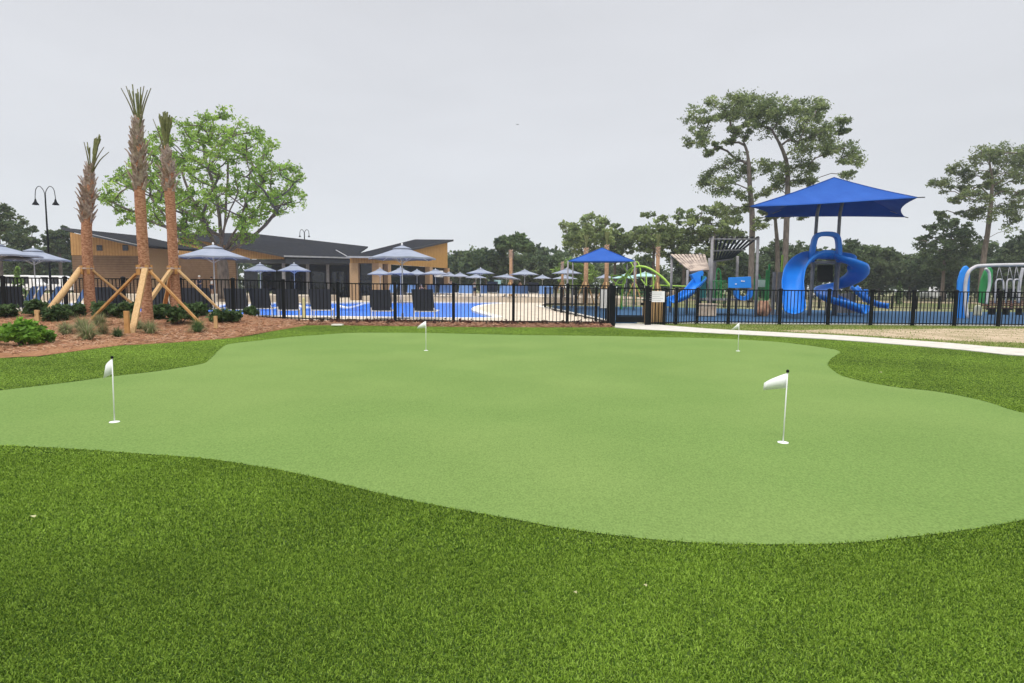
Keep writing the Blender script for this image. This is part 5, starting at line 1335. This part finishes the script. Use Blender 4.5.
mb = MB(); x0, x1 = P(706, 284, 36.6).x, P(752, 284, 36.6).x; mb.box(((x0 + x1) / 2, 38.0, 1.0), (x1 - x0, 2.6, .12)); build(mb, 'deck', M['steel'], ps)
# green guard rails
def rail(px0, px1, y0, y1, D, n_, mt='green'):
    a, b = P(px0, y0, D), P(px1, y0, D); c_, d_ = P(px0, y1, D), P(px1, y1, D); mb = MB()
    mb.tube([a, b], .03, 6); mb.tube([c_, d_], .03, 6)
    for k in range(n_ + 1): mb.tube([a.lerp(b, k / n_), c_.lerp(d_, k / n_)], .022, 6)
    build(mb, 'guard_rail', M[mt], ps)
rail(709.5, 726, 281, 303, 37, 8); rail(754, 768, 279.5, 300, 37, 7)
mb = MB(); mb.tube(spline([P(716.2, 300, 37.4), P(716.4, 276, 37.4), P(718.4, 268.5, 37.4), P(720.8, 276, 37.4), P(721.2, 300, 37.4)], 6), .04, 8); build(mb, 'arch', M['green'], ps, True)
mb = MB(); mb.tube(spline([P(755, 285, 37.4), P(756, 276, 37.4), P(759, 275, 37.4), P(761, 280, 37.4)], 6), .04, 8); build(mb, 'arch', M['green'], ps, True)
mb = MB(); a, b = P(728.5, 277.5, 36.4), P(751, 276.5, 36.4); mb.slab([a, b, P(751.5, 288, 36.4), P(728.5, 288, 36.4)], .08, (0, 1, 0)); bp = build(mb, 'play_panel', M['plbluebright'], ps, bevel=.02)
for x, y in ((736, 284), (742, 281), (744, 281.2)):
    p = P(x, y, 36.37); mb = MB(); mb.box((p.x, 36.38, p.z), (.09, .04, .06)); build(mb, 'marking', M['white'], bp)
mb = MB(); mb.sweep(spline([P(736, 289.5, 36.5), P(737, 296, 36.5), P(743, 298.5, 36.5), P(749, 296, 36.5), P(750.5, 289.5, 36.5)], 5), [(-.16, -.12), (.16, -.12), (.16, .12), (-.16, .12)]); build(mb, 'play_panel', M['plblue'], ps)
mb = MB(); mb.slab([P(701, 276, 38), P(706, 276, 38), P(706, 301, 38), P(700, 301, 38)], .06, (0, 1, 0)); build(mb, 'climbing_panel', M['teal'], ps)
mb = MB(); mb.slab([P(709.5, 284, 38.6), P(712.5, 284, 38.6), P(712.5, 302, 38.6), P(709.5, 302, 38.6)], .06, (0, 1, 0)); build(mb, 'climbing_panel', M['green'], ps)
mb = MB(); mb.slab([P(691.5, 274.5, 38), P(702.5, 269.5, 38), P(704, 273, 38), P(701, 285, 38), P(697, 286, 38)], .5, (0, 1, 0)); build(mb, 'slide_hood', M['plbluebright'], ps, bevel=.03)
rp = spline([P(701, 283, 38.2), P(697, 288, 37.6), P(691, 295, 37.2), P(684, 300, 36.8), P(678, 302.5, 36.4), P(674, 303.5, 36.1)], 6); build(trough(rp, .40, .36), 'chute', M['plblue'], ps, True)
mb = MB(); mb.slab([P(665, 297, 37), P(670, 297, 37), P(671, 306.5, 37), P(664.5, 306.5, 37)], .3, (0, 1, 0)); build(mb, 'play_panel', M['plbluebright'], ps, bevel=.03)
mb = MB(); mb.box((P(763.5, 284, 37).x, 37.3, P(763, 283, 37).z), (.42, .06, .5)); build(mb, 'play_panel', M['whitecloth'], ps)
for px_, y0, y1, mt in ((769.5, 264, 300, 'green'), (782.5, 255, 272, 'lime'), (767, 270, 300, 'green')):
    p, q = P(px_, y0, 38.4), P(px_, y1, 38.4); mb = MB(); mb.box((p.x, 38.4, (p.z + q.z) / 2), (.11, .1, p.z - q.z)); build(mb, 'climbing_pole', M[mt], ps, bevel=.02)
for px_, y0 in ((774.5, 272), (779.5, 272), (782, 272)):
    p = P(px_, y0, 38.6); mb = MB(); mb.tube([(p.x, 38.6, 0), (p.x, 38.6, p.z)], .11, 10); build(mb, 'post', M['steel'], ps)

# boulders and stone block
def boulder(label, nm, px_, py_, D, sx, sy, sz, mt, seed):
    import mathutils
    p = P(px_, py_, D); bm2 = bmesh.new(); bmesh.ops.create_icosphere(bm2, subdivisions=3, radius=1)
    for v in bm2.verts:
        n_ = mathutils.noise.noise(v.co * 1.6 + Vector((seed, 0, 0))) * .35
        v.co = Vector((v.co.x * sx * (1 + n_), v.co.y * sy * (1 + n_), max(-.1, v.co.z * sz * (1 + n_) + sz * .75)))
    me = bpy.data.meshes.new(nm); bm2.to_mesh(me); bm2.free(); me.materials.append(M[mt]); shade(me, True)
    o = bpy.data.objects.new(nm, me); col.objects.link(o); o.location = (p.x, D, .01); tag(o, label, 'boulder')
boulder('reddish faux rock climbing boulder below the tall twin pine trunks', 'climbing_boulder', 763, 312, 36.5, .40, .4, .56, 'rock', 2)
mb = MB(); p = P(706, 312, 35.6); mb.box((p.x, 35.6, .36), (1.05, .6, .66)); mb.box((p.x, 35.6, .72), (1.15, .7, .1)); o = build(mb, 'stone_block', M['stone'], loc=(p.x, 35.6, 0), bevel=.03); tag(o, 'tan stone block seat on the blue surface under the slatted shades', 'seat')

# ------------------------------------------------------------------ lime climber
lc = thing('climbing_arch', 'lime green climbing frame of curved tubes beyond the gate', 'climbing frame', (P(640, 300, 46).x, 46, 0))
D = 45
def ltube(nm, pts, r0=.048, dy=0):
    mb = MB(); mb.tube(spline([P(x, y, D + dy + d_) for x, y, d_ in pts], 6), r0, 8); build(mb, nm, M['lime'], lc, True)
ltube('arch_tube', [(622, 292, 1), (625, 277, .6), (631, 269, .3), (639, 266.5, 0), (648, 268, -.3), (658, 274, -.6), (666, 281, -.9), (673, 290, -1.2)], .085)
ltube('arch_tube', [(623.5, 265, 1.5), (627, 272, 1.4), (634, 282, 1.2), (640, 292, 1.0)])
ltube('arch_tube', [(623.5, 265, 1.5), (630, 262.5, 1.5), (633, 268, 1.4), (629, 275, 1.3), (620, 280, 1.2)])
ltube('arch_tube', [(630, 262.5, 1.5), (637, 261.8, 1.8), (640, 268, 1.6), (641, 278, 1.4)])
ltube('arch_tube', [(611, 275.5, .2), (613, 281, .2), (619, 285, .2), (625, 283, .3), (624, 277, .4), (617, 275.5, .3), (611, 275.5, .2)])
ltube('arch_tube', [(614, 300, .2), (615.5, 285, .2), (621, 278, .4), (628, 278, .5)])
ltube('arch_tube', [(647, 300, -.3), (646.5, 284, -.2), (646, 272, 0)])
ltube('arch_tube', [(653, 300, -.5), (653.5, 286, -.4), (653, 274, -.3)])
ltube('arch_tube', [(620, 308, 1), (622, 296, .8), (624, 284, .5)])
ltube('arch_tube', [(634, 308, 1), (633, 296, .8), (630, 284, .6)])
ltube('arch_tube', [(641, 279, .4), (647, 286, .2), (653, 285, 0), (656, 278, -.2)])
ltube('rail', [(660, 285.3, -.6), (680, 286.2, -.6), (699, 286.8, -.6)], .05)
mb = MB(); n0 = [P(x, y, D + 1) for x, y in ((622, 292), (650, 292), (650, 314), (622, 314))]
for k in range(7):
    mb.tube([n0[0].lerp(n0[1], k / 6), n0[3].lerp(n0[2], k / 6)], .016, 5); mb.tube([n0[0].lerp(n0[3], k / 6), n0[1].lerp(n0[2], k / 6)], .016, 5)
build(mb, 'net', M['green'], lc)
mb = MB(); mb.tube([Vector((n0[1].x, D + 1, 0)), n0[1] + Vector((0, 0, .3))], .09, 8); build(mb, 'post', M['black'], lc)
mb = MB(); mb.tube([Vector((n0[0].x, D + 1, 0)), n0[0] + Vector((0, 0, .3))], .07, 8); build(mb, 'post', M['green'], lc)

# ------------------------------------------------------------------ swings
D = 36
sw_ = thing('swing_set', 'silver arched swing frame with blue and green upright fins at right', 'swing', (P(1000, 310, D).x, D, 0))
xr_ = P(968, 300, D).x
mb = MB(); mb.tube(spline([Vector((P(964.5, 318, D).x, D - .2, 0)), P(965, 292, D), P(967.5, 274.5, D), P(974, 267.5, D), P(984, 265.6, D), P(1024, 264.6, D), P(1065, 264.4, D), P(1084, 266, D), P(1092, 273, D), P(1094, 292, D), Vector((P(1095, 318, D).x, D - .2, 0))], 6), .10, 12); build(mb, 'frame', M['galv'], sw_, True)
def arch(pts, dd, r0=.09):
    mb = MB(); mb.tube(spline([P(x, y, D + dd) for x, y in pts], 6), r0, 10); build(mb, 'frame', M['galv'], sw_, True)
arch([(985.5, 268.5), (989, 273), (989.5, 284), (987, 296), (986, 304)], 3)
arch([(1023, 268), (1021.5, 274), (1019.5, 285), (1018, 303)], 1.5)
def fin(pts, dd, mt, th=.16):
    mb = MB(); mb.slab([P(x, y, D + dd) for x, y in pts], th, (0, 1, 0)); build(mb, 'fin', M[mt], sw_, bevel=.04)
fin([(958, 291), (958.5, 281), (961, 272), (964.5, 266.5), (967, 265.5), (969.5, 268), (970.3, 276), (969.8, 292), (968, 306), (965, 318.5), (957, 318.5), (957.2, 304)], .35, 'plbluebright')
fin([(980, 303), (980, 290), (982, 279), (985, 271), (988, 268), (991, 267), (993.3, 270), (993, 281), (990, 294), (989, 304)], 3.3, 'green')
for k, (x0, x1) in enumerate(((996, 1003), (1007, 1013), (1014, 1019.5), (1030, 1040))):
    mb = MB(); y0 = 265.5
    top = [P(x0 - 1 + .6 * (x1 - x0), y0, D)]
    for x in (x0, x1):
        mb.tube([top[0], P(x, 280.5, D - .05)], .014, 5)
    mb.tube(spline([P(x0 - 1, 303, D + .1), P(x0 - .5, 290, D), P(x0 + .2, 281, D), P((x0 + x1) / 2, 279.3, D), P(x1, 281, D), P(x1 + .6, 290, D)], 5), .045, 8)
    so = build(mb, 'hanger', M['galv'], sw_, True)
    mb = MB(); a, b = P(x0, 297, D), P(x1, 297, D); mb.slab([a + Vector((0, -.25, 0)), b + Vector((0, -.25, 0)), b + Vector((0, .2, 0)), b + Vector((0, .3, .5)), a + Vector((0, .3, .5)), a + Vector((0, .2, 0))], .06, (0, 0, -1)); build(mb, 'swing_seat', M['black'], so)
bnc = thing('park_bench', 'long dark brown slatted bench beyond the swings', 'bench', (P(1004, 306, 42).x, 42, 0))
mb = MB(); x0, x1 = P(986, 300, 42).x, P(1040, 300, 42).x
for k in range(3): mb.box(((x0 + x1) / 2, 41.8 + .16 * k, .50), (x1 - x0, .13, .05))
build(mb, 'seat', M['redbench'], bnc)
mb = MB()
for k in range(3): mb.box(((x0 + x1) / 2, 42.32, .66 + .14 * k), (x1 - x0, .05, .11))
build(mb, 'backrest', M['redbench'], bnc)
for k in range(4):
    x = x0 + (x1 - x0) * (k + .5) / 4; mb = MB(); mb.box((x, 42.0, .24), (.07, .5, .47)); build(mb, 'leg', M['black'], bnc)
mb = MB(); p = P(978, 310, 40.5); mb.lathe([(.22, 0), (.24, .1), (.21, .55), (.16, .68), (0, .72)], (p.x, 40.5, 0), 12); o = build(mb, 'bollard', M['creamplastic'], loc=(p.x, 40.5, 0)); tag(o, 'short cream bollard beneath the green swing fin', 'bollard')

# ------------------------------------------------------------------ vehicles far off
def vehicle(label, px_, D, z0, L, Hh, Wd, prof, rz, wheel=.34, cat='van', nm='parked_van', paint='white', win=None):
    x = P(px_, 284, D).x; t = thing(nm, label, cat, (0, 0, 0)); mb = MB()
    pts = [Vector((u * L - L / 2, -Wd / 2, .3 + v * (Hh - .3))) for u, v in prof]; mb.slab(pts, Wd, (0, 1, 0)); build(mb, 'body', M[paint], t, bevel=.06)
    for (u0, v0, u1, v1) in win:
        mb = MB(); mb.box(((u0 + u1) / 2 * L - L / 2, 0, .3 + (v0 + v1) / 2 * (Hh - .3)), ((u1 - u0) * L, Wd + .02, (v1 - v0) * (Hh - .3))); build(mb, 'window', M['glass'], t)
    for u in (.19, .80):
        for s_ in (-1, 1):
            mb = MB(); mb.tube([(u * L - L / 2, s_ * (Wd / 2 - .1), wheel), (u * L - L / 2, s_ * (Wd / 2 + .03), wheel)], wheel, 16); wo = build(mb, 'wheel', M['tyre'], t)
            mb = MB(); mb.tube([(u * L - L / 2, s_ * (Wd / 2 + .0), wheel), (u * L - L / 2, s_ * (Wd / 2 + .045), wheel)], wheel * .55, 12); build(mb, 'rim', M['trimgrey'], wo)
    for s_ in (-1, 1):
        mb = MB(); mb.box((L / 2 - .02, s_ * Wd * .36, .75), (.06, .3, .16)); build(mb, 'headlight', M['whitecloth'], t)
    t.location = (x, D, z0); t.rotation_euler = (0, 0, rz); return t
VANP = [(0, 0), (1, 0), (1, .38), (.86, .5), (.72, .96), (.66, 1), (.03, 1), (0, .94)]
CARP = [(0, 0), (1, 0), (1, .42), (.72, .52), (.58, .96), (.5, 1), (.2, .98), (.06, .55), (0, .5)]
vehicle('white van with dark windows behind the lamp-side umbrella pole', 27, 74, .45, 4.2, 2.1, 1.9, VANP, .1, win=[(.42, .42, .70, .90), (.05, .42, .39, .90)])
vehicle('long white van right of the lamp post', 57, 76, .45, 4.4, 2.1, 1.9, VANP, .05, win=[(.44, .42, .70, .90), (.05, .42, .41, .90)])
vehicle('white van roof at the left edge behind the fence', -8, 75, .45, 4.4, 2.15, 1.9, VANP, .0, win=[(.40, .52, .68, .90)])
vehicle('white pickup-like utility truck parked beyond the lawn at right', 934, 120, -.1, 4.4, 2.5, 2.0, [(0, 0), (1, 0), (1, .4), (.8, .5), (.68, .95), (.5, 1), (.44, .55), (0, .5)], .2, cat='truck', nm='utility_truck', win=[(.52, .58, .64, .88)])
vehicle('small white car seen beyond the left slide chute', 806, 118, -.1, 4.4, 1.9, 1.8, CARP, .0, cat='car', nm='parked_car', win=[(.22, .58, .54, .9)])
vehicle('small white car seen far behind the slatted shade posts', 676, 110, -.1, 4.4, 1.7, 1.8, CARP, 3.1, cat='car', nm='parked_car', paint='stone', win=[(.22, .58, .54, .9)])

# ------------------------------------------------------------------ people far off
def person(label, px_, D, z0, hgt, top_m, bot_m, rz, cap=None, arm_up=False):
    t = thing('person', label, 'person', (0, 0, 0)); s_ = hgt / 1.75
    vtx = {'pel': (0, 0, .98, .13), 'belly': (0, .01, 1.12, .135), 'chest': (0, .0, 1.32, .15), 'neck': (0, .0, 1.48, .055), 'jaw': (0, -.02, 1.56, .07), 'head': (0, -.01, 1.66, .092),
           'sl': (-.19, 0, 1.42, .06), 'el': (-.25, .03, 1.14, .042), 'hl': (-.23, -.08, .90, .034), 'sr': (.19, 0, 1.42, .06), 'er': (.27, .03, 1.14, .042), 'hr': (.24, -.06, .90, .034),
           'kl': (-.10, -.02, .52, .06), 'al': (-.11, .03, .09, .04), 'tl': (-.12, -.13, .04, .035), 'kr': (.10, -.03, .52, .06), 'ar': (.12, .05, .09, .04), 'tr': (.14, -.10, .04, .035), 'hpl': (-.09, 0, .9, .09), 'hpr': (.09, 0, .9, .09)}
    ed = [('pel', 'belly'), ('belly', 'chest'), ('chest', 'neck'), ('neck', 'jaw'), ('jaw', 'head'), ('chest', 'sl'), ('sl', 'el'), ('el', 'hl'), ('chest', 'sr'), ('sr', 'er'), ('er', 'hr'), ('pel', 'hpl'), ('hpl', 'kl'), ('kl', 'al'), ('al', 'tl'), ('pel', 'hpr'), ('hpr', 'kr'), ('kr', 'ar'), ('ar', 'tr')]
    if arm_up: vtx['er'] = (.34, -.12, 1.28, .042); vtx['hr'] = (.24, -.32, 1.40, .034)
    def skin(nm, keys, grow, mt):
        ks = [k for k in vtx if k in keys]; ix = {k: i for i, k in enumerate(ks)}
        me = bpy.data.meshes.new(nm); me.from_pydata([vtx[k][:3] for k in ks], [(ix[a], ix[b]) for a, b in ed if a in ix and b in ix], []); me.update()
        o = bpy.data.objects.new(nm, me); col.objects.link(o); o.parent = t; me.materials.append(mt)
        sk = o.modifiers.new('skin', 'SKIN'); sk.use_smooth_shade = True
        for k in ks:
            d = me.skin_vertices[0].data[ix[k]]; d.radius = (vtx[k][3] * grow, vtx[k][3] * grow * (.75 if k in ('pel', 'belly', 'chest') else 1)); d.use_root = k == ks[0]
        ss = o.modifiers.new('sub', 'SUBSURF'); ss.levels = 1; ss.render_levels = 2; return o
    skin('body', list(vtx), 1.0, M['skin'])
    vtx2 = dict(vtx)
    skin('shirt', ['pel', 'belly', 'chest', 'sl', 'sr'] + (['el', 'er'] if False else []), 1.16, top_m)
    skin('shorts', ['pel', 'hpl', 'hpr', 'kl', 'kr'], 1.2, bot_m)
    mb = MB(); mb.lathe([(0, 1.775), (.06, 1.765), (.10, 1.71), (.105, 1.66), (.09, 1.62)], (0, .012, 0), 12)
    if cap: mb.slab([(-.07, -.07, 1.69), (.07, -.07, 1.69), (.05, -.19, 1.675), (-.05, -.19, 1.675)], .015)
    o = build(mb, 'cap' if cap else 'hair', cap or M['hair'], None, True); o.parent = t
    t.location = (P(px_, 285, D).x, D, z0); t.rotation_euler = (0, 0, rz); t.scale = (s_, s_, s_); return t
person('person in a navy shirt and pale cap standing against the brown wall', 199.5, 57.5, .62, 1.85, M['navycloth'], M['navycloth'], .3, M['whitecloth'])
person('person in a white top beside the big umbrella pole near the green tree', 211.5, 58.5, .62, 1.75, M['whitecloth'], M['navycloth'], -.4)
person('person in dark clothes and pale cap on the deck behind a navy lounger', 421, 62.5, .03, 1.85, M['navycloth'], M['navycloth'], 1.2, M['whitecloth'], True)
person('person in a white top and navy shorts under the highest far umbrella', 474.5, 66.5, .56, 1.75, M['whitecloth'], M['navycloth'], .8)
person('person in dark clothes at the fence post near the clubhouse corner', 451, 66, .56, 1.78, M['navycloth'], M['navycloth'], 0)
person('person in a red top beneath the broad umbrella right of the bare palm trunk', 520, 68.5, .56, 1.75, M['redcloth'], M['navycloth'], .2)
mb = MB(); p = P(497.5, 282, 66); mb.box((p.x, 66, p.z), (.75, .06, .45)); mb.box((p.x, 66.02, p.z - .7), (.05, .04, 1.2)); o = build(mb, 'pool_sign', M['paleteal'], loc=(p.x, 66, .56)); tag(o, 'small pale teal sign board left of the bare palm trunk', 'sign')
mb = MB(); p = P(517.5, 124.5, 70); mb.slab([p + Vector((-.16, 0, .05)), p + Vector((-.04, .03, 0)), p + Vector((.04, .03, 0)), p + Vector((.16, 0, .05)), p + Vector((.03, -.04, .01)), p + Vector((-.03, -.04, .01))], .03, (0, 0, -1)); o = build(mb, 'bird', M['black'], loc=p); tag(o, 'tiny dark bird in the middle of the sky', 'bird')
